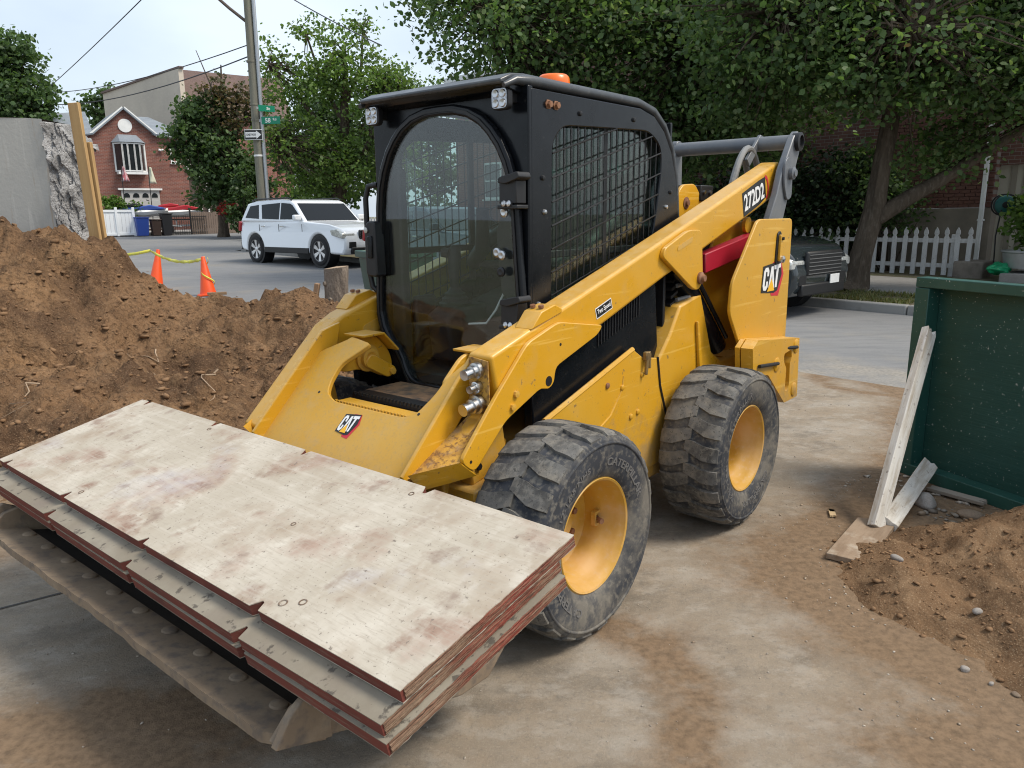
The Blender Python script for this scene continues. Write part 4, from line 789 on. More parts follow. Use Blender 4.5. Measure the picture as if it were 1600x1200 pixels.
def decal(poly, org, ux, uy, off, name, mat, parent):
    o = flat([(p[0], p[1], 0) for p in poly], [tuple(range(len(poly)))], org, ux, uy, off)
    return o.build(name, mat, parent, smooth=0, recalc=False)
def cat_logo(org, ux, uy, w, parent):
    """hexagon badge; w = overall width; ux, uy unit vectors in the surface"""
    ux = Vector(ux)*w; uy = Vector(uy)*w
    base = MB(); e = .0016
    logo = decal([(-.02, .47), (.40, .49), (.56, .06), (.34, -.62), (-.02, -.58), (-.08, -.40)], org, ux, uy, .0010, 'badge', REDP, parent)
    decal([(-.53, -.42), (-.48, .38), (.10, .46), (.38, .49), (.45, .06), (.27, -.44), (.10, -.50)], org, ux, uy, .0020, 'badge_backing', BLKP, logo)
    C_ = [(-.20, .06), (-.19, .22), (-.24, .33), (-.37, .33), (-.44, .22), (-.48, -.22), (-.44, -.36), (-.32, -.38), (-.24, -.28), (-.23, -.10), (-.31, -.10), (-.33, -.24), (-.385, -.24), (-.35, .20), (-.28, .20), (-.28, .06)]
    A_ = [(-.21, -.36), (-.095, .34), (.005, .35), (.10, -.34), (.02, -.34), (-.045, .12), (-.12, -.36)]
    T_ = [(.045, .37), (.38, .41), (.385, .28), (.275, .27), (.215, -.33), (.125, -.33), (.17, .25), (.06, .24)]
    for P in (C_, A_, T_): decal(P, org, ux, uy, .0030, 'letter', WHT, logo)
    decal([(-.26, -.42), (.10, -.42), (-.055, -.03)], org, ux, uy, .0040, 'triangle', YELP, logo)
    return logo
# --- wheels
def make_wheel():
    """outer face towards +y, centred on the origin"""
    W = empty('wheel'); W.parent = LD
    prof = [(.208, .120), (.222, .138), (.250, .149), (.29, .1545), (.325, .155), (.352, .1535), (.358, .150), (.362, .1475), (.368, .138), (.373, .120), (.376, .08), (.377, 0)]
    full = prof+[(r, -h_) for r, h_ in prof[-2::-1]]
    Mz = Matrix.Rotation(-PI/2, 4, 'X')       # local Z -> +Y
    ty = MB().lathe(full, 72, Mz, caps=False)
    t = ty.build('tyre', RUBS, W, smooth=50)
    # moulded ribs round the sidewall
    MB().lathe([(.338, .154), (.341, .1585), (.347, .1585), (.350, .154)], 72, Mz, caps=False).build('sidewall_rib', RUBS, t, smooth=60)
    # chevron lugs: two staggered rows wrapped on the carcass
    def rad(y): return float(np.interp(abs(y), [0, .08, .118, .136, .1475, .152], [.377, .376, .373, .368, .362, .354]))
    lug = MB(); NL = 22
    for side in (1, -1):
        for k in range(NL):
            a0 = 2*PI*(k+(0 if side > 0 else .5))/NL
            # centre-line of a lug in (angle, y): from the middle out to the shoulder with one bend
            cl = [(0.00, -.012), (.035, .035), (.075, .075), (.083, .105), (.085, .130), (.086, .1475)]
            hw = [.072, .090, .096, .094, .094, .090]; tp = [.010, .012, .0125, .0125, .012, .008]
            V = []; Fs = []
            for (da, y), w_, h_ in zip(cl, hw, tp):
                for (s_, hh) in ((-1, 0), (-.90, h_), (.90, h_), (1, 0)):
                    a = a0+(da+s_*w_); r = rad(y)+hh-(.004 if hh == 0 else 0)
                    V.append((math.sin(a)*r, y*side, math.cos(a)*r))
            m = len(cl)
            for i in range(m-1):
                for j in range(3): Fs.append((i*4+j, i*4+j+1, (i+1)*4+j+1, (i+1)*4+j))
            Fs += [(0, 1, 2, 3), tuple((m-1)*4+j for j in (3, 2, 1, 0))]
            lug.add(V, Fs)
    lug.build('tread_lugs', RUB, t, smooth=30)
    # raised maker's lettering and size on the sidewall
    for (s_, a_mid, size, r0, arc) in (('CATERPILLAR', R(238), .040, .262, R(66)), ('CATERPILLAR', R(40), .040, .262, R(66)), ('12-16.5 NHS', R(322), .030, .270, R(46))):
        V, Fs = text_mesh(s_, 1, .012, .05); xs = [v[0] for v in V]; w0, w1 = min(xs), max(xs)
        out = []
        for (x, y, z) in V:
            a = a_mid+arc*((x-w0)/(w1-w0)-.5); r = r0+y*size
            # seen from +y with z up, +x is to the left
            yy = float(np.interp(r, [.222, .250, .29, .325], [.138, .149, .1545, .155]))
            out.append((-math.sin(a)*r, yy+(.0022 if z > 0 else -.002), math.cos(a)*r))
        MB().add(out, Fs).build('moulded_lettering', LETT, t, smooth=0)
    # deep dished rim
    rp = [(.214, .118), (.216, .130), (.211, .1345), (.204, .131), (.196, .112), (.190, .098), (.186, .060), (.176, .048), (.172, .010), (.168, -.030), (.150, -.040), (.10, -.042), (.07, -.036), (.066, -.02), (0.0001, -.018)]
    rm = MB().lathe(rp, 64, Mz, caps=False).build('rim', RIMM, W, smooth=40)
    MB().lathe([(.214, -.118), (.19, -.13), (.12, -.10), (.0001, -.10)], 40, Mz, caps=False).build('rim_back', RIMM, W)
    for k in range(8):
        a = 2*PI*k/8+.2
        MB().lathe([(.013, 0), (.013, .014), (.0001, .016)], 6, Matrix.Translation((math.sin(a)*.105, -.043, math.cos(a)*.105)) @ Mz).build('wheel_nut', RUSTB, rm, smooth=0)
    v = MB(); cyl(v, (-.172, .02, -.012), (-.150, .050, -.012), .008, 10); cyl(v, (-.150, .050, -.012), (-.146, .062, -.012), .011, 10); v.build('valve', RUSTB, rm)
    g = MB().ring_plate(rounded([(-.19, -.04), (-.19, .02), (-.14, .02), (-.14, -.04)], .01), rounded([(-.18, -.03), (-.18, .01), (-.15, .01), (-.15, -.03)], .01), 'y', .016, .034, 24); g.build('valve_guard', RIMM, rm)
    return W
LETT = mk('scuffed_lettering', (.13, .125, .12), .85)
wh = make_wheel()
WZ = .392
for i, (x, sgn, rot) in enumerate([(.6625, 1, 0), (-.6625, 1, R(77)), (.6625, -1, R(30)), (-.6625, -1, R(200))]):
    w_ = wh if i == 0 else copy_tree(wh, LD)
    w_.rotation_mode = 'XYZ'
    M_ = Matrix.Translation((x, .775 if sgn > 0 else -.63, WZ)) @ Matrix.Rotation(rot, 4, 'Y')
    if sgn < 0: M_ = M_ @ Matrix.Rotation(PI, 4, 'Z')
    w_.matrix_local = M_
BRASS = mk('dull_brass', (.30, .20, .08), .5, .5, [(30, .45, .65, (.12, .08, .05), .7)])
# --- chassis
ch = MB().prism([(.93, .27), (.97, .40), (.93, .56), (.70, .60), (.45, .62), (-.30, .70), (-.36, .84), (-.47, .95), (-.56, 1.08), (-.78, 1.12), (-.93, .80), (-1.05, .735), (-1.62, .73), (-1.66, .45), (-1.2, .26)], 'y', -.575, .575).build('chassis', YEL, LD, bevel=.012)
for s_ in (1, -1):
    # pressed side sheet with a turned-in upper lip
    MB().prism([(.50, .33), (.53, .730), (-.12, .922), (-.20, .875), (-.335, .855), (-.38, .66), (-.42, .33)], 'y', s_*.562, s_*.584).build('side_sheet', YEL, ch, bevel=.003)
    MB().tube([(.40, s_*.585, .60), (.16, s_*.585, .62), (.07, s_*.585, .66), (-.02, s_*.585, .76), (-.03, s_*.585, .82)], .004, 6).build('panel_seam', YELD, ch)
    MB().tube([(.53, s_*.574, .733), (-.12, s_*.574, .925)], .0125, 8).build('lip', YEL, ch)
    blk_ = MB().prism([(.56, .60), (.57, .86), (.45, 1.0), (-.36, 1.24), (-.40, .90), (-.30, .70)], 'y', s_*.50, s_*.545).build('black_side_cover', BLK, ch, bevel=.006)
    for k in range(16): MB().box((.12-k*.022, s_*.547, 1.02+k*.0065), (.006, .006, .10)).build('vent_slot', BLKD, blk_)
    for (x, z) in ((.10, .80), (-.02, .77), (-.19, .80), (.20, .58), (-.1, .62), (-.16, .63), (.40, .60)):
        MB().lathe([(.013, 0), (.013, .006), (.008, .009), (.0001, .009)], 10, axis_m((x, s_*.584, z), (0, s_, 0))).build('bolt', YEL if x < 0 else RUSTB, ch)
    # latch at the rear of the side sheet
    la = MB(); la.box((-.21, s_*.597, .885), (.04, .022, .04)); cyl(la, (-.205, s_*.607, .905), (-.195, s_*.603, .80), .008); la.box((-.228, s_*.600, .86), (.014, .014, .07)); la.build('latch', BRASS, ch, bevel=.004)
    # fender seam over the rear wheel
    MB().tube([(-.33, s_*.586, .86), (-.36, s_*.586, .72), (-.43, s_*.586, .56), (-.50, s_*.586, .45)], .006, 6).build('seam', BLKD, ch)
    MB().prism([(-.80, .74), (-.74, .98), (-.72, .985), (-.76, .74)], 'y', s_*.576, s_*.592).build('rib', YEL, ch, bevel=.004)
    # axle housings
    for x in (.6625, -.6625):
        hb = MB(); cyl(hb, (x, s_*.56, WZ), (x, s_*.665, WZ), .11, 24); hb.build('axle_housing', YEL, ch, bevel=.01)
    # front bracket ahead of the side sheet, with its bolts
    MB().prism([(.90, .56), (.92, .76), (.83, .82), (.73, .78), (.70, .60)], 'y', s_*.47, s_*.53).build('front_bracket', YELD, ch, bevel=.008)
    for z in (.63, .70): MB().lathe([(.014, 0), (.014, .01), (.0001, .01)], 6, axis_m((.87, s_*.53, z), (0, s_, 0))).build('bolt', BLKD, ch)
MB().prism([(.96, .30), (.96, .62), (.80, .66), (.60, .66), (.60, .30)], 'y', -.44, .44).build('front_crossmember', YELD, ch, bevel=.01)
# operator's step: grip tread strips and dusty floor lip
for (x, z, L_) in ((.88, .762, .36), (.76, .770, .40)):
    stp = MB().box((x, .03, z), (.09, L_*1.45, .02)).build('step', YELD if x > .8 else BLKD, ch, bevel=.004)
    teeth = MB()
    for k in range(26): teeth.box((x+.042, .03+(k-12.5)*L_*1.45/27, z+.013), (.012, .011, .012))
    teeth.build('grip_teeth', YELD if x > .8 else BLKD, stp, smooth=0)
MB().box((.60, .02, .760), (.21, .62, .03)).build('floor_lip', mk('soil_on_floor', (.22, .13, .07), .95, 0, [(20, .45, .65, (.05, .045, .04), .8)], [(60, .6, .01)]), ch, bevel=.006)
# --- bonnet and engine bay
eng = MB().prism([(-.77, .72), (-.77, 1.46), (-.95, 1.50), (-1.50, 1.46), (-1.66, 1.30), (-1.68, .72)], 'y', -.44, .44).build('engine_bay', BLKD, LD, bevel=.015)
MB().box((-1.15, .0, 1.66), (.55, .62, .022)).build('hood_panel', ROOFM, eng, bevel=.006)
MB().box((-1.15, .0, 1.58), (.50, .5, .14)).build('hood_riser', BLKD, eng, bevel=.01)
for s_ in (1, -1):
    MB().prism(rounded([(-.86, 1.44), (-.93, 1.63), (-.98, 1.668), (-1.11, 1.674), (-1.20, 1.60), (-1.20, 1.44)], .03), 'y', s_*.33, s_*.35).build('bonnet_plate', YEL, eng, bevel=.004)
    MB().lathe([(.032, 0), (.032, .004), (.018, .006), (.016, .016), (.0001, .016)], 16, axis_m((-1.015, s_*.35, 1.572), (0, s_, 0))).build('plate_pin', RUSTB, eng)
    MB().box((-1.24, s_*.345, 1.625), (.15, .03, .085)).build('bracket', BLKD, eng, bevel=.005)
    for x in (-1.20, -1.27): MB().lathe([(.012, 0), (.012, .01), (.0001, .01)], 6, axis_m((x, s_*.36, 1.63), (0, s_, 0))).build('bolt', STEEL, eng)
    # louvred cooler beside the cab and its hoses
    for k in range(9): MB().box((-.56-.005*k, s_*.50, .90+k*.038), (.075, .05, .014), Matrix.Rotation(R(20), 3, 'Y')).build('louvre', BLKD, eng)
    MB().box((-.50, s_*.49, 1.04), (.02, .06, .42)).build('cooler_frame', BLKD, eng, bevel=.004)
    for (z0, z1) in ((1.17, 1.10), (1.10, 1.02)): MB().tube([(-.60, s_*.53, z0), (-.70, s_*.545, z0+.01), (-.78, s_*.55, z1), (-.86, s_*.53, z1-.05)], .011, 8).build('small_hose', HOSE, eng)
    for z in (1.02, .96): MB().tube([(-.66, s_*.52, z), (-.67, s_*.52, z+.05)], .013, 8).build('fitting', STEEL, eng)
# --- rear towers, links, counterweight
tower_poly = [(-1.14, 1.472), (-1.185, 1.484), (-1.64, 1.483), (-1.652, .80), (-1.655, .55), (-1.20, .52), (-1.06, .76), (-.852, 1.02), (-.868, 1.17)]
for s_ in (1, -1):
    tw = MB().prism(rounded(tower_poly, .035, 3), 'y', s_*.682, s_*.70).build('tower', YEL, LD, bevel=.004)
    MB().prism([(-1.20, 1.47), (-1.63, 1.47), (-1.64, .60), (-1.10, .60), (-.95, 1.0)], 'y', s_*.44, s_*.455).build('tower_inner_plate', YEL, tw, bevel=.003)
    MB().box((-1.63, s_*.57, 1.02), (.02, .222, .90)).build('tower_back_plate', YEL, tw, bevel=.003)
    # slotted lock plate on the tower
    MB().prism(rounded([(-1.405, 1.235), (-1.475, 1.235), (-1.485, 1.38), (-1.455, 1.42), (-1.415, 1.405)], .02), 'y', s_*.70, s_*.708).build('lock_plate', BLKD, tw, bevel=.002)
    MB().prism(rounded([(-1.425, 1.25), (-1.46, 1.25), (-1.465, 1.39), (-1.43, 1.40)], .015), 'y', s_*.708, s_*.722).build('lock_strap', YEL, tw, bevel=.002)
    MB().lathe([(.020, 0), (.020, .012), (.010, .018), (.0001, .018)], 12, axis_m((-1.455, s_*.722, 1.262), (0, s_, 0))).build('lock_bolt', STEEL, tw)
    MB().lathe([(.009, 0), (.009, .01), (.0001, .01)], 8, axis_m((-1.447, s_*.722, 1.375), (0, s_, 0))).build('lock_bolt', BLKD, tw)
    # grey rear link
    lk = MB().prism([(-1.40, 1.40), (-1.62, 1.40), (-1.712, 1.60), (-1.765, 1.70), (-1.866, 1.90), (-1.858, 1.955), (-1.80, 1.975), (-1.745, 1.94), (-1.60, 1.75), (-1.545, 1.62)], 'y', s_*.60, s_*.64).build('rear_link', GREY, LD, bevel=.006)
    MB().lathe([(.052, -.02), (.052, .022), (.036, .026), (.034, .010), (.0001, .010)], 24, axis_m((-1.80, s_*.64, 1.915), (0, s_, 0))).build('link_pivot', BLKD, lk)
    MB().prism(rounded([(-1.60, 1.80), (-1.66, 1.83), (-1.72, 1.74), (-1.73, 1.60), (-1.66, 1.58), (-1.60, 1.68)], .04), 'y', s_*.64, s_*.654).build('pin_plate', GREY, lk, bevel=.003)
    MB().lathe([(.036, 0), (.036, .024), (.022, .030), (.020, .036), (.0001, .036)], 16, axis_m((-1.685, s_*.652, 1.735), (0, s_, 0))).build('link_pin', GREY, lk)
    MB().prism([(-1.86, 1.96), (-1.80, 1.97), (-1.62, 1.82), (-1.66, 1.78)], 'y', s_*.40, s_*.42).build('link_inner_ear', GREY, lk, bevel=.004)
    # counterweight: two slabs with a keyhole handle
    out = [(-.93, .835), (-.995, .872), (-1.605, .806), (-1.628, .455), (-1.425, .455), (-1.16, .66), (-.95, .70)]
    hole = rounded([(-1.375, .745), (-1.49, .755), (-1.50, .70), (-1.475, .685), (-1.485, .55), (-1.455, .515), (-1.42, .53), (-1.425, .66), (-1.385, .69)], .02)
    cw = MB().ring_plate(out, hole, 'y', s_*.80, s_*.735, 72).build('counterweight', YEL, LD, bevel=.008)
    MB().ring_plate(out, hole, 'y', s_*.728, s_*.702, 72).build('inner_slab', YEL, cw, bevel=.006)
    for (x, z) in ((-1.555, .765), (-1.27, .70), (-1.56, .51)): MB().lathe([(.040, 0), (.040, .004), (.032, .008), (.0001, .008)], 20, axis_m((x, s_*.80, z), (0, s_, 0))).build('bolt_boss', YEL, cw)
    b_ = MB(); cyl(b_, (-1.0, s_*.812, .735), (-1.26, s_*.812, .71), .010, 8); cyl(b_, (-1.42, s_*.79, .772), (-1.54, s_*.812, .762), .010, 8); b_.build('retaining_bolt', BLKD, cw)
    # lift cylinder and red arm brace
    cy_ = MB(); cyl(cy_, (-.60, s_*.51, 1.27), (-1.08, s_*.53, .80), .056, 20); cyl(cy_, (-.50, s_*.51, 1.36), (-.60, s_*.51, 1.27), .03, 14); c_ = cy_.build('lift_cylinder', BLK, LD, bevel=.006)
    MB().tube([(-.68, s_*.575, 1.24), (-1.07, s_*.59, .86)], .012, 8).build('cylinder_line', BLK, c_)
    MB().prism([(-.84, 1.315), (-.85, 1.215), (-1.48, 1.30), (-1.47, 1.405)], 'y', s_*.50, s_*.56).build('arm_brace', RED, c_, bevel=.006)
tb = MB(); cyl(tb, (-1.80, -.62, 1.915), (-1.80, .62, 1.915), .042, 20); tb.build('cross_tube', GREY, LD)
MB().prism(rounded([(-1.77, 1.97), (-1.85, 1.97), (-1.86, 1.62), (-1.79, 1.50), (-1.74, 1.62)], .035), 'y', -.16, -.12).build('tube_bracket', GREY, LD, bevel=.005)
for (k, y, hgt) in ((0, .42, 1.885), (1, .38, 1.83)):
    P = []; 
    for i in range(13):
        t = i/12; P.append((-1.36-.12*k-.50*t+.18*k*t, y-.02*t, 1.45+(hgt-1.45)*math.sin(PI*(.02+.80*t))**.75))
    MB().tube(P, .019, 10).build('hydraulic_hose', HOSE, LD)
# --- lift arms
for s_ in (1, -1):
    y0, y1 = s_*.465, s_*.58
    armp = [(-1.70, 1.805), (-1.745, 1.74), (-1.63, 1.60), (-1.41, 1.53), (-.70, 1.318), (-.40, 1.234), (.238, 1.035), (.45, .965), (.62, .90), (.80, .83), (.845, 1.037), (.49, 1.145), (-.05, 1.305), (-.76, 1.518)]
    if s_ < 0: armp = armp[:8]+[(.62, .885), (.79, .80), (.955, .648), (1.10, .615), (1.14, .665), (.745, 1.045), (.66, 1.09)]+armp[11:]
    arm = MB().prism(armp, 'y', y0, y1).build('lift_arm', YEL, LD, bevel=.014, seg=3)
    # outer cheek plate running down to the hitch
    MB().prism(rounded([(.47, 1.118), (.66, 1.062), (.84, .895), (1.03, .700), (.962, .645), (.79, .795), (.585, .878), (.535, .865), (.50, .885), (.49, .945), (.20, 1.035), (.16, 1.07)], .03, 3), 'y', y1+s_*.001, y1+s_*.019).build('cheek_plate', YEL, arm, bevel=.004)
    # turned-in toe joining the cheek to the hitch
    toe = MB(); P = [(1.03, s_*.596, .700), (.962, s_*.596, .645), (1.135, s_*.50, .618), (1.185, s_*.50, .675)]
    Q = [(x+.012, y, z+.012) for x, y, z in P]; toe.add(P+[(a-.012, b-s_*.0, c-.014) for a, b, c in P], [(0, 1, 2, 3), (7, 6, 5, 4), (0, 4, 5, 1), (1, 5, 6, 2), (2, 6, 7, 3), (3, 7, 4, 0)]); toe.build('toe_plate', YEL, arm, bevel=.004)
    if s_ < 0:
        MB().prism([(1.06, .665), (1.02, .615), (.80, .82), (.84, .86)], 'y', y1-.02, y1-.055).build('outer_stiffener', YEL, arm, bevel=.004)
        MB().prism(rounded([(.36, 1.085), (.36, 1.03), (.56, .97), (.56, 1.025)], .024), 'y', y0+.0005, y0+.003).build('inner_slot', YELD, arm)
    fl = MB(); fl.add([(.80, s_*.462, .828), (.80, s_*.585, .828), (1.03, s_*.585, .69), (1.155, s_*.462, .645), (.79, s_*.462, .80), (.79, s_*.585, .80), (1.01, s_*.585, .665), (1.13, s_*.462, .62)], [(0, 1, 2, 3), (7, 6, 5, 4), (0, 4, 5, 1), (1, 5, 6, 2), (2, 6, 7, 3), (3, 7, 4, 0)]); fl.build('channel_floor', RUSTY, arm)
    # coupler plate with three hydraulic quick couplers
    if s_ > 0:
        MB().prism([(.478, .835), (.478, 1.03), (.57, 1.02), (.575, .86)], 'x', .846, .852).build('coupler_plate', RUSTY, arm, bevel=.002)
        for (z, r_, L_) in ((.985, .022, .075), (.925, .016, .05), (.862, .026, .085)):
            cp = MB(); y_ = .525
            cp.lathe([(r_*1.35, 0), (r_*1.35, .018), (r_*1.05, .02), (r_*1.05, L_*.5), (r_*.8, L_*.52), (r_*.8, L_*.8), (r_*.86, L_*.82), (r_*.86, L_), (0.0001, L_*.98)], 20, axis_m((.853, y_, z), (1, 0, -.12))); cp.build('quick_coupler', STEEL, arm, smooth=30)
    # stop block on top with two bolts, weld-on gusset with slot, holes
    bl = MB().prism([(.62, 1.105), (.56, 1.165), (.475, 1.185), (.43, 1.165), (.43, 1.15)], 'y', s_*.50, s_*.585).build('stop_block', YEL, arm, bevel=.004)
    for y in (.52, .56): MB().lathe([(.011, 0), (.011, .010), (.0001, .012)], 8, axis_m((.53, s_*y, 1.176), (.25, 0, 1))).build('bolt', RUSTB, arm)
    MB().prism(rounded([(-.32, 1.325), (-.34, 1.365), (-.56, 1.44), (-.70, 1.44), (-.735, 1.19), (-.69, 1.145), (-.63, 1.155)], .04), 'y', y1+s_*.001, y1+s_*.024).build('gusset', YEL, arm, bevel=.004)
    MB().prism(rounded([(-.455, 1.345), (-.455, 1.368), (-.60, 1.412), (-.60, 1.385)], .012), 'y', y1+s_*.0245, y1+s_*.026).build('gusset_slot', YELD, arm)
    MB().lathe([(.030, 0), (.030, .012), (.020, .018), (.016, .030), (.0001, .030)], 18, axis_m((-.695, s_*.604, 1.205), (0, s_, 0))).build('cylinder_pin', RUSTB, arm)
    MB().lathe([(.020, 0), (.020, .0015), (.0001, .0015)], 18, axis_m((.535, s_*.5985, .898), (0, s_, 0))).build('hole', BLKD, arm, smooth=0)
    for (x, z) in ((.735, .885), (.755, .84)): MB().lathe([(.013, 0), (.013, .010), (.0001, .012)], 8, axis_m((x, s_*.599, z), (0, s_, 0))).build('bolt', YELD, arm)
    for (x, z) in ((.98, .69), (.46, 1.03)): MB().lathe([(.006, 0), (.006, .0012), (.0001, .0012)], 10, axis_m((x, s_*.599, z), (0, s_, 0))).build('hole', BLKD, arm, smooth=0)
    MB().lathe([(.045, 0), (.045, .02), (.0001, .02)], 18, axis_m((-1.45, s_*.50, 1.45), (0, s_, 0))).build('rear_boss', YEL, arm)
# model number, speed label (left side) and badges
ARM_U = Vector((-.957, 0, .290)); ARM_V = Vector((.290, 0, .957))
org = Vector((-1.37, .5806, 1.612)); la_ = [o for o in LD.children if o.name.startswith('lift_arm')][0]
nb = decal([(-.16, -.075), (-.16, .055), (.06, .062), (.15, .060), (.15, -.055), (.05, -.07)], org, ARM_U, ARM_V, .0010, 'model_plate', BLKP, la_)
V, Fs = text_mesh('272D2', 1, .03); xs = [v[0] for v in V]; ys = [v[1] for v in V]
V = [((v[0]-min(xs))/(max(xs)-min(xs))*.27-.145, (v[1]-min(ys))/(max(ys)-min(ys))*.092-.052, 0) for v in V]
flat(V, Fs, org, ARM_U, ARM_V, .0022).build('model_number', WHT, la_, smooth=0, recalc=False)
P = [(.15+.045*math.sin(t), .0+.068*math.cos(t)) for t in np.linspace(0, PI, 12)]+[(.15+.030*math.sin(t), .0+.05*math.cos(t)) for t in np.linspace(PI, 0, 12)]
decal(P, org, ARM_U, ARM_V, .0014, 'model_swoosh', REDP, la_)
org = Vector((.13, .5806, 1.135))
decal([(-.062, -.024), (-.062, .024), (.062, .024), (.062, -.024)], org, ARM_U, ARM_V, .0008, 'speed_label_border', WHT, la_)
decal([(-.058, -.020), (-.058, .020), (.058, .020), (.058, -.020)], org, ARM_U, ARM_V, .0014, 'speed_label', BLKP, la_)
V, Fs = text_mesh('Two Speed', 1, .02); xs = [v[0] for v in V]; ys = [v[1] for v in V]
V = [((v[0]-min(xs))/(max(xs)-min(xs))*.10-.05, (v[1]-min(ys))/(max(ys)-min(ys))*.028-.014, 0) for v in V]
flat(V, Fs, org, ARM_U, ARM_V, .0020).build('speed_lettering', WHT, la_, smooth=0, recalc=False)
tl = [o for o in LD.children if o.name.startswith('tower')][0]
cat_logo((-1.39, .7003, 1.165), (-1.45, 0, 0), (0, 0, .88), .20, tl)
# --- hitch cross plate (sloped apron between the arms, U-shaped opening)
cpl = MB(); Vt = []; 
nrm = Vector((1, 0, 1)).normalized(); tdir = Vector((-1, 0, 1)).normalized()
o0 = Vector((1.10, 0, .66))
outl = [(-.455, -.075), (.455, -.075), (.462, .36), (.445, .50), (.40, .475), (.345, .38), (.335, .30), (.30, .21), (.25, .185), (-.16, .185), (-.235, .215), (-.262, .27), (-.27, .36), (-.20, .44), (-.17, .48), (-.30, .50), (-.455, .40)]
outl = rounded(outl, .03, 3)
n_ = len(outl)
top = [o0+Vector((0, y, 0))+tdir*t+nrm*.0 for y, t in outl]; bot = [p-nrm*.022 for p in top]
cpl.add(top+bot, [tuple(range(n_)), tuple(range(2*n_-1, n_-1, -1))]+[(i, (i+1) % n_, n_+(i+1) % n_, n_+i) for i in range(n_)])
hitch = cpl.build('hitch_plate', YELD, LD, bevel=.005)
# rounded lower fold of the hitch
prof = []
for i in range(9):
    a = R(45)-R(75)*i/8; prof.append((1.153-.055*math.cos(R(45))+.055*math.cos(a)-.0, .607-.055*math.sin(R(45))+.055*math.sin(a)))
prof = prof+[(1.13, .45), (1.08, .42), (1.05, .50), (1.12, .60)]
MB().prism(prof, 'y', -.455, .455).build('hitch_fold', YELD, hitch, smooth=50)
for s_ in (1, -1):
    MB().prism([(1.175, .655), (1.14, .60), (1.02, .66), (.72, .96), (.70, 1.06), (.80, 1.035)], 'y', s_*.445, s_*.463).build('hitch_cheek', YEL, hitch, bevel=.004)
    cat = [(.86, .90), (.74, 1.005), (.60, 1.005), (.52, .92), (.50, .84), (.56, .80), (.62, .835), (.70, .86), (.78, .855)]
    MB().prism(rounded(cat, .04), 'y', s_*.33, s_*.35).build('pivot_plate', YEL, hitch, bevel=.005)
    MB().prism([(.715, 1.006), (.60, 1.008), (.52, .925), (.512, .931), (.596, 1.018), (.72, 1.016)], 'y', s_*.27, s_*.40).build('pivot_flange', YEL, hitch, bevel=.002)
    pv = MB().lathe([(.062, 0), (.062, .012), (.045, .014), (.045, .034), (.030, .036), (.022, .030), (.0001, .028)], 24, axis_m((.655, s_*.33, .905), (0, -s_, 0))).build('pivot_pin', YELD, hitch)
    MB().prism(rounded([(.66, .93), (.70, .88), (.56, .80), (.51, .84)], .03), 'y', s_*.29, s_*.305).build('pin_retainer', YEL, hitch, bevel=.003)
    MB().lathe([(.016, 0), (.016, .012), (.0001, .014)], 8, axis_m((.545, s_*.29, .832), (0, -s_, 0))).build('bolt', YELD, hitch)
    # inner web between hitch and arm with slot, as seen on the far arm
    tc_ = MB(); cyl(tc_, (.62, s_*.26, .62), (.95, s_*.26, .66), .045, 16); tc_.build('tilt_cylinder', BLKD, hitch)
cat_logo(o0+Vector((0, .0, 0))+tdir*.105, (0, 1, 0), tdir, .10, hitch)
for y in (-.285, .315): MB().lathe([(.006, 0), (.006, .0012), (.0001, .0012)], 10, axis_m(o0+Vector((0, y, 0))+tdir*.21, nrm)).build('hole', BLKD, hitch, smooth=0)
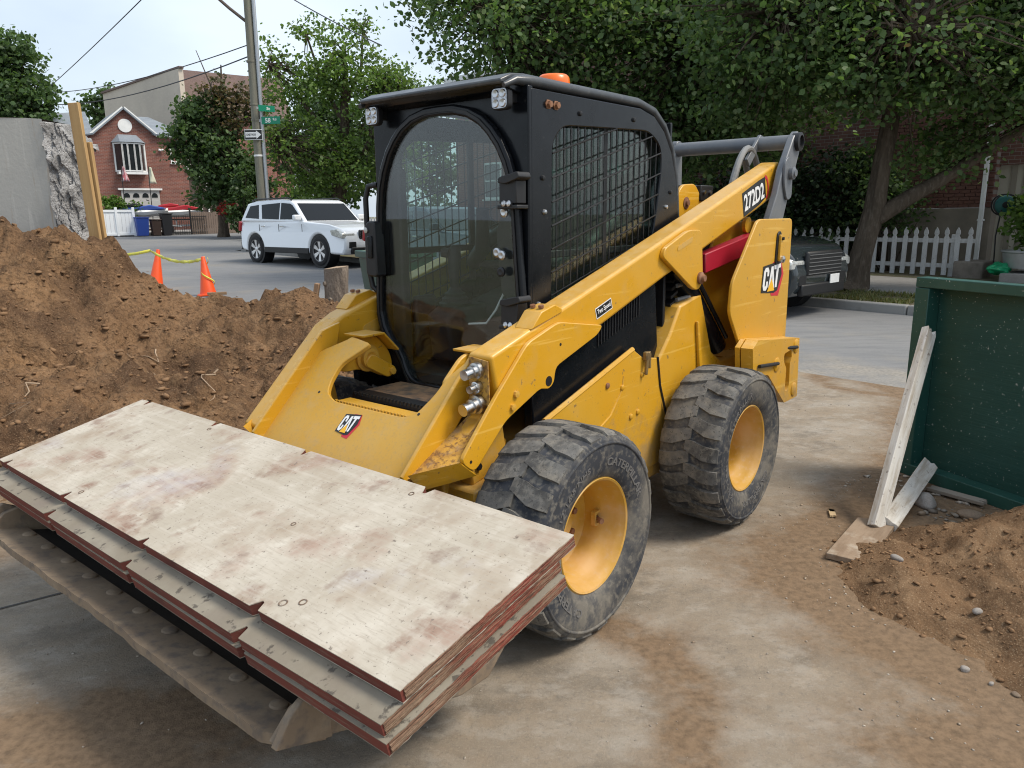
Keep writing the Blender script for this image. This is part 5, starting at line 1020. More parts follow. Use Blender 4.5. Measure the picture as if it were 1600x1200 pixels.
# --- cab
cab = MB().prism([(.20, .66), (.20, .80), (-.30, .84), (-.76, 1.30), (-.76, .66)], 'y', -.425, .425).build('cab_lower_body', BLK, LD, bevel=.012)
CABE = MB().prism([(.56, 1.992), (.565, 2.008), (.50, 2.035), (.42, 2.042), (-.36, 2.040), (-.50, 2.015), (-.60, 1.955), (-.68, 1.86), (-.735, 1.72), (-.77, 1.50), (-.755, 1.50), (-.715, 1.71), (-.66, 1.84), (-.585, 1.93), (-.49, 1.985), (-.36, 2.008), (.42, 2.010), (.50, 2.0)], 'y', -.40, .40)
roof = CABE.build('cab_roof', ROOFM, LD, smooth=40, bevel=.006)
for s_ in (1, -1):
    # rolled roof gutter down each side
    P = [(.555, s_*.408, 1.985), (.50, s_*.418, 2.008), (.42, s_*.425, 2.012), (-.36, s_*.425, 2.010), (-.50, s_*.425, 1.985), (-.60, s_*.425, 1.925), (-.68, s_*.425, 1.83), (-.73, s_*.425, 1.70), (-.76, s_*.425, 1.48)]
    MB().tube(P, [.010, .016]+[.021]*7, 10).build('roof_gutter', ROOFM, roof, smooth=60)
    side_o = [(.44, .74), (.44, 1.985), (-.36, 1.985), (-.49, 1.96), (-.585, 1.90), (-.66, 1.81), (-.715, 1.69), (-.765, 1.45), (-.775, 1.24), (-.3, .9), (.2, .74)]
    side_i = rounded([(.315, 1.03), (.305, 1.80), (.235, 1.865), (-.44, 1.892), (-.555, 1.83), (-.565, 1.72), (-.515, 1.47), (-.47, 1.33)], .06)
    sp = MB().ring_plate(side_o, side_i, 'y', s_*.425, s_*.445, 90).build('side_panel', BLK, LD, bevel=.005)
    # mesh guard
    wire = MB(); poly = [Vector((p[0], p[1], 0)) for p in side_i]
    def clip(p, d):
        ts = []
        for i in range(len(side_i)):
            a = side_i[i]; b = side_i[(i+1) % len(side_i)]; ex, ey = b[0]-a[0], b[1]-a[1]; den = d[0]*ey-d[1]*ex
            if abs(den) < 1e-9: continue
            t = ((a[0]-p[0])*ey-(a[1]-p[1])*ex)/den; q = ((a[0]-p[0])*d[1]-(a[1]-p[1])*d[0])/den
            if 0 <= q <= 1: ts.append(t)
        return (min(ts), max(ts)) if len(ts) > 1 else None
    for k in range(18):
        x = .27-k*.0495; c_ = clip((x, 1.5), (0, 1))
        if c_: wire.tube([(x, s_*.437, 1.5+c_[0]), (x, s_*.437, 1.5+c_[1])], .0032, 6)
    for k in range(12):
        z = 1.0+k*.093; d = Vector((-.966, .258)); c_ = clip((0, z), d)
        if c_: wire.tube([(d.x*c_[0], s_*.443, z+d.y*c_[0]), (d.x*c_[1], s_*.443, z+d.y*c_[1])], .0038, 6)
    wire.build('mesh_guard', BLKD, sp, smooth=60)
    MB().prism(side_i, 'y', s_*.405, s_*.409).build('side_glass', GLASS_S, sp, smooth=0)
    MB().box((-.13, s_*.40, 1.55), (.035, .02, .72)).build('window_divider', BLKD, sp, bevel=.004)
    MB().box((-.10, s_*.398, 1.36), (.82, .02, .03)).build('window_rail', BLKD, sp, bevel=.004)
    for (x, z) in ((.12, 1.92), (-.30, 1.93), (.36, 1.53), (.37, 1.66), (-.62, 1.55), (.40, 1.17), (-.66, 1.62)): MB().lathe([(.011, 0), (.009, .008), (.0001, .010)], 10, axis_m((x, s_*.445, z), (0, s_, 0))).build('screw', STEEL if z < 1.6 else BLKD, sp)
    for x in (.335, .285):
        MB().lathe([(.019, 0), (.019, .004), (.013, .005), (.013, .016), (.0001, .017)], 6, axis_m((x, s_*.445, 1.935), (0, s_, 0))).build('rusty_bolt', RUSTB, sp, smooth=20)
    # work lamp tucked under the roof lip
    lm = MB().prism(rounded([(s_*.365-.042, 1.905), (s_*.365+.042, 1.905), (s_*.365+.042, 1.985), (s_*.365-.042, 1.985)], .022), 'x', .50, .528).build('work_lamp', BLKD, LD, bevel=.004)
    MB().prism(rounded([(s_*.365-.037, 1.910), (s_*.365+.037, 1.910), (s_*.365+.037, 1.980), (s_*.365-.037, 1.980)], .018), 'x', .5285, .531).build('lens', LENS, lm)
    for dy in (-.017, .017):
        for dz in (-.017, .017): MB().lathe([(.0155, .0), (.013, .004), (.0001, .001)], 14, axis_m((.5312, s_*.365+dy, 1.945+dz), (1, 0, 0))).build('led', STEEL, lm)
    MB().box((.475, s_*.37, 1.96), (.06, .04, .05)).build('lamp_bracket', BLKD, lm)
# front frame round the door
fo = [(-.444, .80), (-.444, 1.995), (.444, 1.995), (.444, .80), (.30, .735), (-.30, .735)]
def door_outline(k=0.0):
    P = [(0, 1.935), (.08, 1.933), (.16, 1.915), (.225, 1.882), (.275, 1.838), (.318, 1.785), (.355, 1.715), (.380, 1.64), (.393, 1.55), (.405, 1.35), (.420, 1.16), (.422, 1.08), (.405, 1.01), (.365, .955), (.315, .915), (.285, .87), (.262, .815), (.235, .78), (.19, .765)]
    P = [(y*(1-k*2.4), 1.33+(z-1.33)*(1-k*1.7)) for y, z in P]
    return P+[(-y, z) for y, z in P[::-1][:-1]]
MB().ring_plate(fo, door_outline(.0), 'x', .425, .455, 90).build('front_frame', BLK, LD, bevel=.006)
door = MB().ring_plate(door_outline(-.022), door_outline(.016), 'x', .458, .492, 110).build('cab_door', BLK, LD, smooth=40, bevel=.008)
MB().ring_plate(door_outline(-.006), door_outline(.004), 'x', .492, .497, 110).build('door_seal', BLKD, door, smooth=40)
gl = door_outline(.015); MB().prism(gl, 'x', .470, .474).build('windscreen', GLASS, door, smooth=0)
for z in (1.605, 1.14):      # hinges on the left post
    hg = MB(); hg.box((.50, .40, z), (.06, .085, .085)); hg.prism(rounded([(.365, z+.055), (.46, z+.075), (.47, z+.05), (.40, z+.03), (.36, z+.035)], .01), 'x', .47, .545); hg.box((.50, .40, z-.055), (.07, .10, .015))
    hg = hg.build('hinge', BLKD, door, bevel=.005)
    for dy in (-.012, .012): MB().lathe([(.012, 0), (.012, .012), (.006, .016), (.0001, .016)], 8, axis_m((.53, .40+dy, z-.044), (1, 0, .2))).build('hinge_bolt', STEEL, door)
MB().prism(rounded([(.30, 1.14+.06), (.275, 1.45), (.315, 1.565), (.385, 1.565), (.39, 1.17)], .03), 'x', .44, .456).build('hinge_plate', BLKD, door, bevel=.003)
for (y, z) in ((.355, 1.53), (.34, 1.365), (.335, 1.30), (.315, 1.375)): MB().lathe([(.019, 0), (.019, .008), (.012, .012), (.0001, .010)], 14, axis_m((.494, y, z), (1, 0, 0))).build('hinge_bolt', STEEL if z > 1.35 else BLKD, door)
hd = MB(); hd.prism(rounded([(-.455, 1.255), (-.455, 1.465), (-.435, 1.50), (-.385, 1.50), (-.38, 1.25)], .02), 'x', .47, .53); hd.build('latch_box', BLKD, door, bevel=.012)
MB().box((.533, -.415, 1.385), (.012, .03, .10)).build('latch_grip', BLK, door, bevel=.005)
MB().lathe([(.013, 0), (.013, .006), (.0001, .007)], 14, axis_m((.53, -.437, 1.46), (1, 0, 0))).build('key_lock', STEEL, door)
MB().tube([(.46, -.43, 1.66), (.475, -.475, 1.655), (.48, -.492, 1.60), (.48, -.492, 1.28), (.475, -.478, 1.20), (.46, -.44, 1.165)], .013, 8).build('grab_handle', BLKD, LD, smooth=60)
MB().prism([(.455, 1.965), (.455, 1.995), (.545, 1.998), (.52, 1.975)], 'y', -.41, .41).build('roof_visor', BLK, roof, bevel=.004)
bc = MB().lathe([(.066, 0), (.070, .02), (.066, .048), (.056, .058), (.0001, .060)], 24, Matrix.Translation((.05, .26, 2.038))).build('beacon', BEAC, roof, smooth=50)
MB().lathe([(.066, 0), (.066, .012), (.0001, .012)], 24, Matrix.Translation((.05, .26, 2.03))).build('beacon_base', BLKD, roof)
# rear of the cab
MB().ring_plate([(-.425, 1.30), (-.425, 1.95), (.425, 1.95), (.425, 1.30)], rounded([(-.36, 1.40), (-.36, 1.84), (.36, 1.84), (.36, 1.40)], .06), 'x', -.70, -.68, 60).build('rear_frame', BLK, LD, bevel=.004)
MB().prism(rounded([(-.37, 1.39), (-.37, 1.85), (.37, 1.85), (.37, 1.39)], .06), 'x', -.692, -.688).build('rear_window', GLASS_S, LD, smooth=0)
CABIN = mk('cab_plastic', (.018, .018, .019), .6, 0, [(10, .5, .7, (.045, .043, .04), .5)])
# cab interior
MB().box((0, 0, .79), (.84, .80, .04)).build('cab_floor', CABIN, LD)
SEAT = mk('seat_cloth', (.022, .022, .024), .8, 0, [(20, .5, .7, (.04, .04, .04), .5)])
seat = MB().box((-.20, -.03, 1.07), (.46, .46, .13)).build('seat', SEAT, LD, bevel=.05, seg=4)
MB().box((-.47, -.03, 1.40), (.13, .46, .66), Matrix.Rotation(R(-10), 3, 'Y')).build('seat_back', SEAT, seat, bevel=.05, seg=4)
MB().box((-.25, -.03, .90), (.40, .40, .24)).build('seat_base', CABIN, seat, bevel=.02)
for s_ in (1, -1):
    co = MB(); co.prism([(.27, .84), (.30, 1.06), (.22, 1.10), (.03, 1.10), (-.25, 1.16), (-.28, .90)], 'y', s_*.24-.075, s_*.24+.075); co = co.build('console', CABIN, LD, bevel=.02, seg=3)
    bt = MB().lathe([(.075, 0), (.080, .012), (.062, .022), (.066, .034), (.050, .044), (.053, .056), (.036, .066), (.024, .085), (.0001, .09)], 20, Matrix.Translation((.17, s_*.24, 1.10))).build('gaiter', CABIN, co, smooth=60)
    js = MB(); js.tube([(.17, s_*.24, 1.17), (.175, s_*.24, 1.26), (.165, s_*.245, 1.33), (.15, s_*.25, 1.37)], [.020, .028, .034, .026], 10); js.tube([(.18, s_*.24-.02, 1.345), (.19, s_*.24-.055, 1.35)], .024, 10); js.build('joystick', CABIN, co, smooth=60)
    ab = MB(); ab.tube([(-.38, s_*.30, 1.50), (-.10, s_*.31, 1.36), (.02, s_*.25, 1.30), (.10, s_*.12, 1.36), (.13, s_*.09, 1.55)], [.035, .035, .038, .036, .03], 10); ab.build('restraint_bar', CABIN, LD, smooth=60)
MB().box((.02, 0, 1.29), (.05, .40, .035)).build('restraint_crossbar', CABIN, LD, bevel=.01)
MB().tube([(.20, .12, 1.22), (.22, .06, 1.10), (.24, .02, 1.04), (.25, -.08, 1.03)], .005, 6).build('loose_cord', WHT, LD)
MB().box((.395, -.372, 1.27), (.05, .085, .92)).build('inner_post', CABIN, LD, bevel=.012)
MB().box((.25, -.37, 1.0), (.14, .03, .30)).build('kick_panel', CABIN, LD, bevel=.015)
# --- bucket
BKT = mk('worn_bucket_steel', (.18, .132, .088), .8, .0, [(3, .4, .65, (.26, .195, .13), .85), (26, .5, .66, (.08, .07, .065), .6), (9, .52, .7, (.32, .25, .17), .5)], [(80, .3, .003)])
BKI = mk('shade_dark_bucket_inside', (.016, .014, .013), .85, .0, [(4, .4, .7, (.035, .029, .023), .7)], [(60, .3, .003)])  # shade under the panels is put into this near-black steel colour
shell = [(1.93, .330), (1.86, .316), (1.60, .235), (1.42, .185), (1.32, .185), (1.24, .235), (1.205, .34), (1.20, .52), (1.225, .57), (1.24, .567), (1.22, .52), (1.225, .35), (1.255, .255), (1.325, .205), (1.42, .205), (1.60, .255), (1.86, .332), (1.93, .346)]
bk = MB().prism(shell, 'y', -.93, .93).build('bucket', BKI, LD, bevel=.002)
# cutting edge: separate bolted plate with a worn, uneven front
n = 80; V = []
for i in range(n+1):
    y = -.965+1.93*i/n; w = .010*float(fbm(np.array([y*6]), np.array([2.]), 4, 3)[0])
    xf = 2.02+w+(.0 if abs(y) < .90 else -.04*(abs(y)-.90)/.065)
    V += [(1.89, y, .352), (1.89, y, .317), (xf, y, .350), (xf, y, .380)]
Fs = []
for i in range(n):
    for j in range(4): Fs.append((i*4+j, i*4+(j+1) % 4, (i+1)*4+(j+1) % 4, (i+1)*4+j))
Fs += [(0, 1, 2, 3), (n*4+3, n*4+2, n*4+1, n*4)]
ce = MB().add(V, Fs).build('cutting_edge', BKT, bk, smooth=30)
for k in range(10): MB().lathe([(.024, 0), (.022, .005), (.012, .009), (.0001, .0095)], 12, axis_m((1.918, -.82+k*.182, .3585), (-.2, 0, 1))).build('edge_bolt', BKT, bk)
for s_ in (1, -1):
    MB().prism([(2.02, .372), (1.94, .335), (1.60, .225), (1.42, .175), (1.30, .175), (1.225, .24), (1.19, .40), (1.22, .57), (1.36, .555), (1.72, .475), (1.90, .44), (1.96, .43)], 'y', s_*.93, s_*.955).build('bucket_side', BKT, bk, bevel=.004)
    MB().prism([(2.03, .375), (1.88, .325), (1.88, .42), (1.95, .46), (1.985, .44)], 'y', s_*.956, s_*.978).build('side_cutter', BKT, bk, bevel=.003)
MB().prism([(1.20, .30), (1.12, .34), (1.10, .52), (1.20, .56)], 'y', -.5, .5).build('attachment_plate', BLKD, bk, bevel=.01)
# ------------------------------------------------------------------ form panels lying across the bucket
FACE = mk('concrete_stained_plywood', (.42, .37, .295), .85, 0, [(1.3, .42, .62, (.54, .49, .41), .9, (1, 2.2, 1)), (3.2, .47, .64, (.31, .235, .165), .8), (2.4, .52, .64, (.31, .19, .14), .8), (1.7, .56, .68, (.50, .49, .50), .7), (5, .57, .67, (.22, .125, .085), .7), (11, .55, .72, (.60, .56, .48), .6), (30, .50, .64, (.38, .33, .265), .6, (5, .5, 1)), (3.5, .52, .62, (.58, .53, .45), .25, (7, .4, 1)),
    (38, .64, .69, (.13, .105, .085), .75), (95, .62, .67, (.15, .125, .10), .65), (7, .58, .70, (.19, .12, .09), .6)], [(60, .25, .002), (8, .15, .004)], spec=.25)
FACE2 = mk('grey_pitted_plywood', (.22, .19, .145), .88, 0, [(2.3, .45, .64, (.32, .29, .23), .8), (4, .52, .68, (.20, .165, .135), .7), (26, .58, .64, (.07, .06, .05), .8)], [(60, .3, .003)], spec=.25)
EDGE = mk('red_oxide_edge', (.155, .042, .030), .8, 0, [(6, .45, .68, (.08, .030, .024), .8), (45, .55, .7, (.22, .16, .12), .5, (1, .2, 3))], [(50, .4, .003, (1, .15, 3))], spec=.25)
ENDG = mk('splintered_end_grain', (.22, .13, .085), .9, 0, [(3, .42, .60, (.23, .045, .032), .95, (1, 1, 1)), (26, .45, .62, (.33, .24, .165), .75, (.2, 1, 4)), (70, .52, .66, (.05, .035, .028), .8, (.15, 1, 4))], [(70, 1.0, .008, (.12, 1, 4)), (200, .5, .003)], spec=.15)
RUSTD = mk('dark_rust', (.14, .09, .06), .85, 0, [(40, .45, .6, (.3, .25, .2), .7)])
PB = Vector((1.6122, .0643, .659)); PR = (Matrix.Rotation(-.0167, 3, 'Z') @ Matrix.Rotation(.2264, 3, 'Y') @ Matrix.Rotation(.009, 3, 'X'))
LDM = Matrix.Translation((.02498, 3.64351, 0)) @ Matrix.Rotation(4.01548, 4, 'Z')
L2, W2, TH = 1.222, .304, .034
def form_panel(label, dx, dy, dzn, rz, seed, face=None):
    face = face or FACE2
    rr = random.Random(seed)
    T = empty('form_panel', (0, 0, 0), 0, label, 'form panel')
    M_ = LDM @ Matrix.Translation(PB) @ PR.to_4x4() @ Matrix.Translation((dx, dy, dzn)) @ Matrix.Rotation(rz, 4, 'Z'); T.matrix_world = M_
    # outline with tie-slot notches on both long edges and slightly chewed corners
    out = []
    def edge(x, s_):
        ys = sorted([-1.145, -.545, .072, .69]); P = [(x-rr.uniform(0, .004)*s_, -L2)]
        for y in ys:
            w_ = .012+rr.uniform(0, .004); dp = .030+rr.uniform(-.004, .008)
            P += [(x, y-w_-.006), (x-s_*dp*.55, y-w_*.7), (x-s_*dp, y-w_*.2), (x-s_*dp*.9, y+w_*.5), (x-s_*dp*.3, y+w_), (x, y+w_+.004)]
        P.append((x-rr.uniform(.002, .01)*s_, L2)); return P
    e1 = edge(W2, 1); e0 = edge(-W2, -1)
    # ragged short ends
    def end(y, xs): return [(x, y+rr.uniform(-.0015, .0012)) for x in xs]
    xs = [W2-.01-i*(2*W2-.02)/39 for i in range(40)]
    out = e1+end(L2, xs)+e0[::-1]+end(-L2, xs[::-1])
    core = MB().prism([(x*.999, y*.9995) for x, y in out], 'z', -TH+.002, -.0025).build('core', EDGE, T, smooth=0)
    MB().prism(out, 'z', -.0025, 0).build('face_sheet', face, T, smooth=0)
    MB().prism(out, 'z', -TH, -TH+.002).build('back_sheet', face, T, smooth=0)
    for s_ in (1, -1):   # plies exposed at the short ends
        for k in range(5):
            P = [(x*.992, s_*(L2+.001+rr.uniform(-.0008, .0022)+.002*(k % 2))) for x in xs]; zz = -.003-k*(TH-.006)/5
            q = P+[(x, s_*(L2-.02)) for x, _ in P[::-1]]
            MB().prism(q, 'z', zz-(TH-.006)/5+.0006, zz).build('ply', ENDG, T, smooth=0)
    return T
def wear(T, pts):        # tie hardware and worn rings round the slots
    for (x, y, r) in pts:
        MB().lathe([(r*.72, 0), (r*.75, .0014), (r, .0014), (r*1.03, 0)], 16, Matrix.Translation((x, y, .0004)), caps=False).build('tie_ring', RUSTD, T)
t1 = form_panel('topmost pale form panel with stained face on the bucket', 0, 0, 0, 0, 3, FACE)
wear(t1, [(.255, -.50, .010), (.255, .745, .012), (.228, .79, .011), (-.25, -.52, .009), (-.255, .66, .009), (.02, .45, .008)])
form_panel('second form panel, jutting forward just below the top one', .066, -.004, -.037, R(.15), 5)
form_panel('lowest form panel with splintered end, directly below the second', .068, .012, -.072, R(-.1), 8)

# ------------------------------------------------------------------ vehicles
def car(label, loc, rz, paint, big_grille=False, *, L=4.7, W=1.85, H=1.70, wb=2.86, belt=1.06, hood=1.0, wr=.36, suv=True, glass=None, spokes=6, sc=1.0, trim=BLKD, name='parked_car'):
    T = empty(name, loc, rz, label, 'car'); T.scale = (sc, sc, sc)
    h2, w2 = L/2, W/2; xf, xr = wb/2-.02, -wb/2-.02; ar = wr+.055; bot = .30
    def arch(cx, z0):
        a0 = math.asin((z0-wr)/ar) if abs(z0-wr) < ar else 0
        return [(cx+ar*math.cos(t), wr+ar*math.sin(t)) for t in np.linspace(math.pi-a0, a0, 13)]
    prof = [(-h2+.06, bot+.04)]+arch(xr, bot)+arch(xf, bot)+[(h2-.10, bot-.02), (h2-.015, bot+.12), (h2, .62), (h2-.06, .82), (h2-.20, hood-.08), (h2-.55, hood+.005), (.82, belt+.02), (.75, belt+.035), (-h2+.10, belt+.07), (-h2+.02, belt-.05), (-h2, .75), (-h2+.01, .48)]
    body = MB().prism(prof, 'y', -w2, w2)
    # plan-view taper at both ends
    V = []
    for (x, y, z) in body.v:
        k = 1-.13*max(0, (abs(x)-h2+.75)/.75)**2.2-.035*max(0, (z-.75)/.4); V.append((x, y*k, z))
    body.v = V; bd = body.build('body', paint, T, bevel=.055, seg=3)
    # dark wheel wells and floor
    MB().box((0, 0, .46), (L-.5, W-.18, .36)).build('underbody', BLKD, T)
    for cx in (xr, xf):
        for s_ in (1, -1): MB().lathe([(ar*.99, 0), (ar*.99, .30), (.0001, .30)], 24, axis_m((cx, s_*(w2-.03), wr), (0, -s_, 0))).build('wheel_well', BLKD, bd)
    # greenhouse
    def yw(z): return w2-.045-.30*(z-belt)*.62
    gp = [(-h2+.16, belt+.02), (.86, belt-.02), (.30, H-.10), (.12, H-.035), (-.4, H), (-1.5, H-.03), (-h2+.46, H-.09)] if suv else [(-h2+.5, belt+.02), (.86, belt-.02), (.1, H-.06), (-.3, H), (-1.0, H-.04), (-h2+.9, belt+.2)]
    g = MB(); n = len(gp); g.add([(x, yw(z), z) for x, z in gp]+[(x, -yw(z), z) for x, z in gp], [tuple(range(n)), tuple(range(2*n-1, n-1, -1))]+[(i, (i+1) % n, n+(i+1) % n, n+i) for i in range(n)])
    g.build('cabin', paint, T, bevel=.05, seg=3)
    gm = glass or DARKG
    def pane(poly, name):
        for s_ in (1, -1): MB().add([(x, s_*(yw(z)+.006), z) for x, z in poly]+[(x, s_*(yw(z)-.02), z) for x, z in poly], [tuple(range(len(poly))), tuple(range(2*len(poly)-1, len(poly)-1, -1))]+[(i, (i+1) % len(poly), len(poly)+(i+1) % len(poly), len(poly)+i) for i in range(len(poly))]).build(name, gm, T, smooth=0)
    t_, b_ = H-.13, belt+.07
    pane([(.70, b_), (-.26, b_), (-.26, t_+.035), (.13, t_+.01), (.24, t_-.03)], 'front_window')
    pane([(-.32, b_), (-1.10, b_+.02), (-1.18, t_), (-.32, t_+.035)], 'rear_window')
    if suv: pane([(-1.26, b_+.02), (-h2+.42, b_+.05), (-h2+.62, t_-.03), (-1.32, t_)], 'quarter_window')
    def slab(a, b, hw0, hw1, name, mat, off):
        a, b = Vector(a), Vector(b); d = (b-a); nn = Vector((-d.y, d.x)).normalized()*off
        MB().add([(a.x+nn.x, -hw0, a.y+nn.y), (a.x+nn.x, hw0, a.y+nn.y), (b.x+nn.x, hw1, b.y+nn.y), (b.x+nn.x, -hw1, b.y+nn.y)], [(0, 1, 2, 3)]).build(name, mat, T, smooth=0, recalc=False)
    fa, fb = Vector(gp[1]), Vector(gp[2]); slab(fa+(fb-fa)*.10, fa+(fb-fa)*.96, yw(fa.y)-.10, yw(fb.y)-.07, 'windscreen', gm, -.008)
    ra, rb = Vector(gp[0]), Vector(gp[-1]); slab(ra+(rb-ra)*.14, ra+(rb-ra)*.9, yw(ra.y)-.12, yw(rb.y)-.10, 'back_window', gm, .008)
    # lower cladding, handles, mirrors, lamps
    for s_ in (1, -1):
        MB().box((0, s_*(w2-.005), bot+.06), (wb-2*ar-.06, .03, .14)).build('sill_cladding', trim, T, bevel=.01)
        for x in (-.15, -1.02): MB().box((x, s_*(w2-.015), belt-.10), (.17, .03, .035)).build('door_handle', CHROME, T, bevel=.01)
        for x in (.74, -.29, -1.20): MB().box((x, s_*(w2-.0165), .70), (.008, .012, .62)).build('door_gap', BLKD, T)
        MB().box((.66, s_*(w2+.06), belt+.11), (.12, .20, .14)).build('mirror', paint, T, bevel=.03, seg=3)
        MB().prism([(h2-.50, .87), (h2-.22, .90), (h2-.035, .78), (h2-.035, .67), (h2-.44, .74)], 'y', s_*(w2-.42), s_*(w2-.028)).build('headlight', HLAMP, T, bevel=.02)
        MB().prism([(-h2+.05, belt+.03), (-h2+.16, belt), (-h2+.10, .82), (-h2+.0, .84)], 'y', s_*(w2-.22), s_*(w2-.06)).build('tail_lamp', TLAMP, T, bevel=.015)
        MB().box((h2-.03, s_*(w2-.32), .52), (.06, .22, .16)).build('fog_lamp_recess', BLKD, T, bevel=.015)
        if suv: MB().tube([(-1.7, s_*(yw(H)-.02), H-.03), (-1.5, s_*(yw(H)-.02), H+.015), (.0, s_*(yw(H)-.02), H+.02), (.15, s_*(yw(H)-.02), H-.03)], .02, 6).build('roof_rail', trim, T)
    gh = .34 if big_grille else .22; MB().box((h2-.02, 0, .74 if big_grille else .76), (.07, 1.05 if big_grille else .80, gh)).build('grille', BLKD, T, bevel=.03)
    for k in range(6 if big_grille else 4): MB().box((h2+.018, 0, (.60 if big_grille else .69)+k*.052), (.010, .98 if big_grille else .76, .010)).build('grille_bar', ALLOYD if big_grille else CHROME, T)
    MB().box((h2-.02, 0, .38), (.08, 1.3, .16)).build('bumper_insert', trim, T, bevel=.02)
    MB().box((h2+.022, .30 if big_grille else 0, .50), (.014, .28, .13)).build('number_plate', WHT, T, bevel=.004)
    MB().box((-h2+.02, 0, .44), (.10, W-.25, .22)).build('rear_bumper', trim, T, bevel=.03)
    # wheels
    for cx in (xr, xf):
        for s_ in (1, -1):
            Wt = empty('wheel'); Wt.parent = T; Wt.location = (cx, s_*(w2-.115), wr); Wt.rotation_euler = (0, 0, 0 if s_ > 0 else math.pi)
            Mz = Matrix.Rotation(-math.pi/2, 4, 'X')
            MB().lathe([(.22, .09), (.255, .112), (wr-.05, .112), (wr-.01, .09), (wr, .05), (wr, -.05), (wr-.01, -.09), (.25, -.11)], 32, Mz, caps=False).build('tyre', TYR, Wt, smooth=50)
            rim = MB().lathe([(.25, .10), (.252, .113), (.238, .108), (.232, .03), (.0001, .02)], 32, Mz, caps=False).build('rim', ALLOYD, Wt)
            for k in range(spokes):
                a = 2*math.pi*k/spokes; sp = MB(); d = Vector((math.sin(a), 0, math.cos(a))); e = Vector((math.cos(a), 0, -math.sin(a)))
                sp.add([d*.05-e*.022+Vector((0, .085, 0)), d*.05+e*.022+Vector((0, .085, 0)), d*.238+e*.055+Vector((0, .100, 0)), d*.238-e*.055+Vector((0, .100, 0)), d*.05-e*.022+Vector((0, .04, 0)), d*.05+e*.022+Vector((0, .04, 0)), d*.238+e*.038+Vector((0, .06, 0)), d*.238-e*.038+Vector((0, .06, 0))], [(0, 1, 2, 3), (7, 6, 5, 4), (0, 4, 5, 1), (1, 5, 6, 2), (2, 6, 7, 3), (3, 7, 4, 0)]); sp.build('spoke', ALLOY, rim)
            MB().lathe([(.06, .05), (.06, .088), (.04, .096), (.0001, .096)], 16, Mz).build('hub_cap', ALLOY, rim)
    return T
CHROME = mk('chrome', (.7, .7, .7), .15, 1); HLAMP = mk('headlamp_lens', (.62, .63, .60), .08, .3, [(14, .5, .6, (.25, .25, .24), .6)]); TLAMP = mk('tail_lens', (.35, .01, .015), .15); TYR = mk('car_tyre', (.018, .018, .019), .85); ALLOY = mk('alloy', (.72, .72, .72), .3, .6); ALLOYD = mk('alloy_dark', (.22, .22, .22), .4, .5)
PW = mk('white_car_paint', (.80, .83, .86), .12, 0, coat=.6); PD = mk('dark_slate_car_paint', (.026, .034, .038), .14, 0, coat=.8); PB_ = mk('slate_blue_car_paint', (.06, .08, .11), .15, 0, coat=.7)
TINT = mk('tinted_window', (.010, .012, .014), .04, 0, spec=.2)
car('white SUV with silver alloy wheels parked across the street', (-5.55, 22.15, .245), math.atan2(-.656, .755), PW, sc=1.08, H=1.64, glass=TINT, name='white_suv')
p = st(-7.42, 10.72); car('dark slate SUV parked behind the loader, only its front showing', (p.x, p.y, p.z), SR, PD, True, H=1.72, belt=1.10, hood=1.06, sc=1.0)
p = st(-13.6, 10.7); car('slate blue car glimpsed through the loader cab windows', (p.x, p.y, p.z), SR, PB_, H=1.6, suv=False)

# ------------------------------------------------------------------ utility pole with street signs, wires
WOODP = mk('weathered_pole_wood', (.21, .20, .155), .92, 0, [(4, .4, .65, (.14, .135, .11), .8, (4, 4, .25)), (1.5, .55, .7, (.17, .19, .13), .6)], [(30, .6, .01, (4, 4, .2))])
GALV = mk('galvanised_pipe', (.42, .44, .46), .45, .7)
up = empty('utility_pole', (-8.52, 27, .345), 0, 'weathered wooden utility pole with a grey conduit strapped to it', 'utility pole')
MB().tube([(0, 0, -.3), (0, 0, 4), (.06, 0, 10.5)], [.155, .145, .12], 14).build('wooden_shaft', WOODP, up)
MB().tube([(.20, -.04, -.2), (.21, -.04, 4), (.25, -.04, 10)], .062, 10).build('conduit', GALV, up)
for z in (1.6, 3.2, 4.35, 4.85, 6.2): MB().lathe([(.158, 0), (.160, .03), (.158, .06)], 16, Matrix.Translation((0, 0, z))).build('band', TRIM if z < 3.4 else WOODP, up)
MB().tube([(-.05, 0, 7.45), (-.55, -.1, 7.85), (-1.5, -.25, 8.7)], [.05, .05, .045], 8).build('lamp_arm', mk('brown_arm', (.10, .075, .06), .7), up)
SGN = mk('street_sign_green', (.0, .20, .11), .4)
def text_on(s_, w_, hh, org, ux, uy, mat, parent, bold=.02, off=.002, name='lettering'):
    V, Fs = text_mesh(s_, 1, bold); xs = [v[0] for v in V]; ys = [v[1] for v in V]
    V = [((v[0]-min(xs))/(max(xs)-min(xs))*w_-w_/2, (v[1]-min(ys))/(max(ys)-min(ys))*hh-hh/2, 0) for v in V]
    return flat(V, Fs, org, ux, uy, off).build(name, mat, parent, smooth=0, recalc=False)
sg = empty('street_name_sign', (-7.98, 26.86, 4.70), R(-8), 'green street name sign reading 58 Rd on the pole', 'sign')
MB().box((0, 0, 0), (.66, .012, .24)).build('blade', SGN, sg, bevel=.004); MB().box((-.36, .02, 0), (.10, .04, .08)).build('bracket', GALV, sg)
text_on('58', .19, .15, (-.10, -.0065, 0), (1, 0, 0), (0, 0, 1), WHT, sg); text_on('Rd', .12, .08, (.14, -.0065, .03), (1, 0, 0), (0, 0, 1), WHT, sg)
sg = empty('street_name_sign', (-8.10, 26.9, 5.08), R(35), 'green street name sign edge-on above the 58 Rd sign', 'sign')
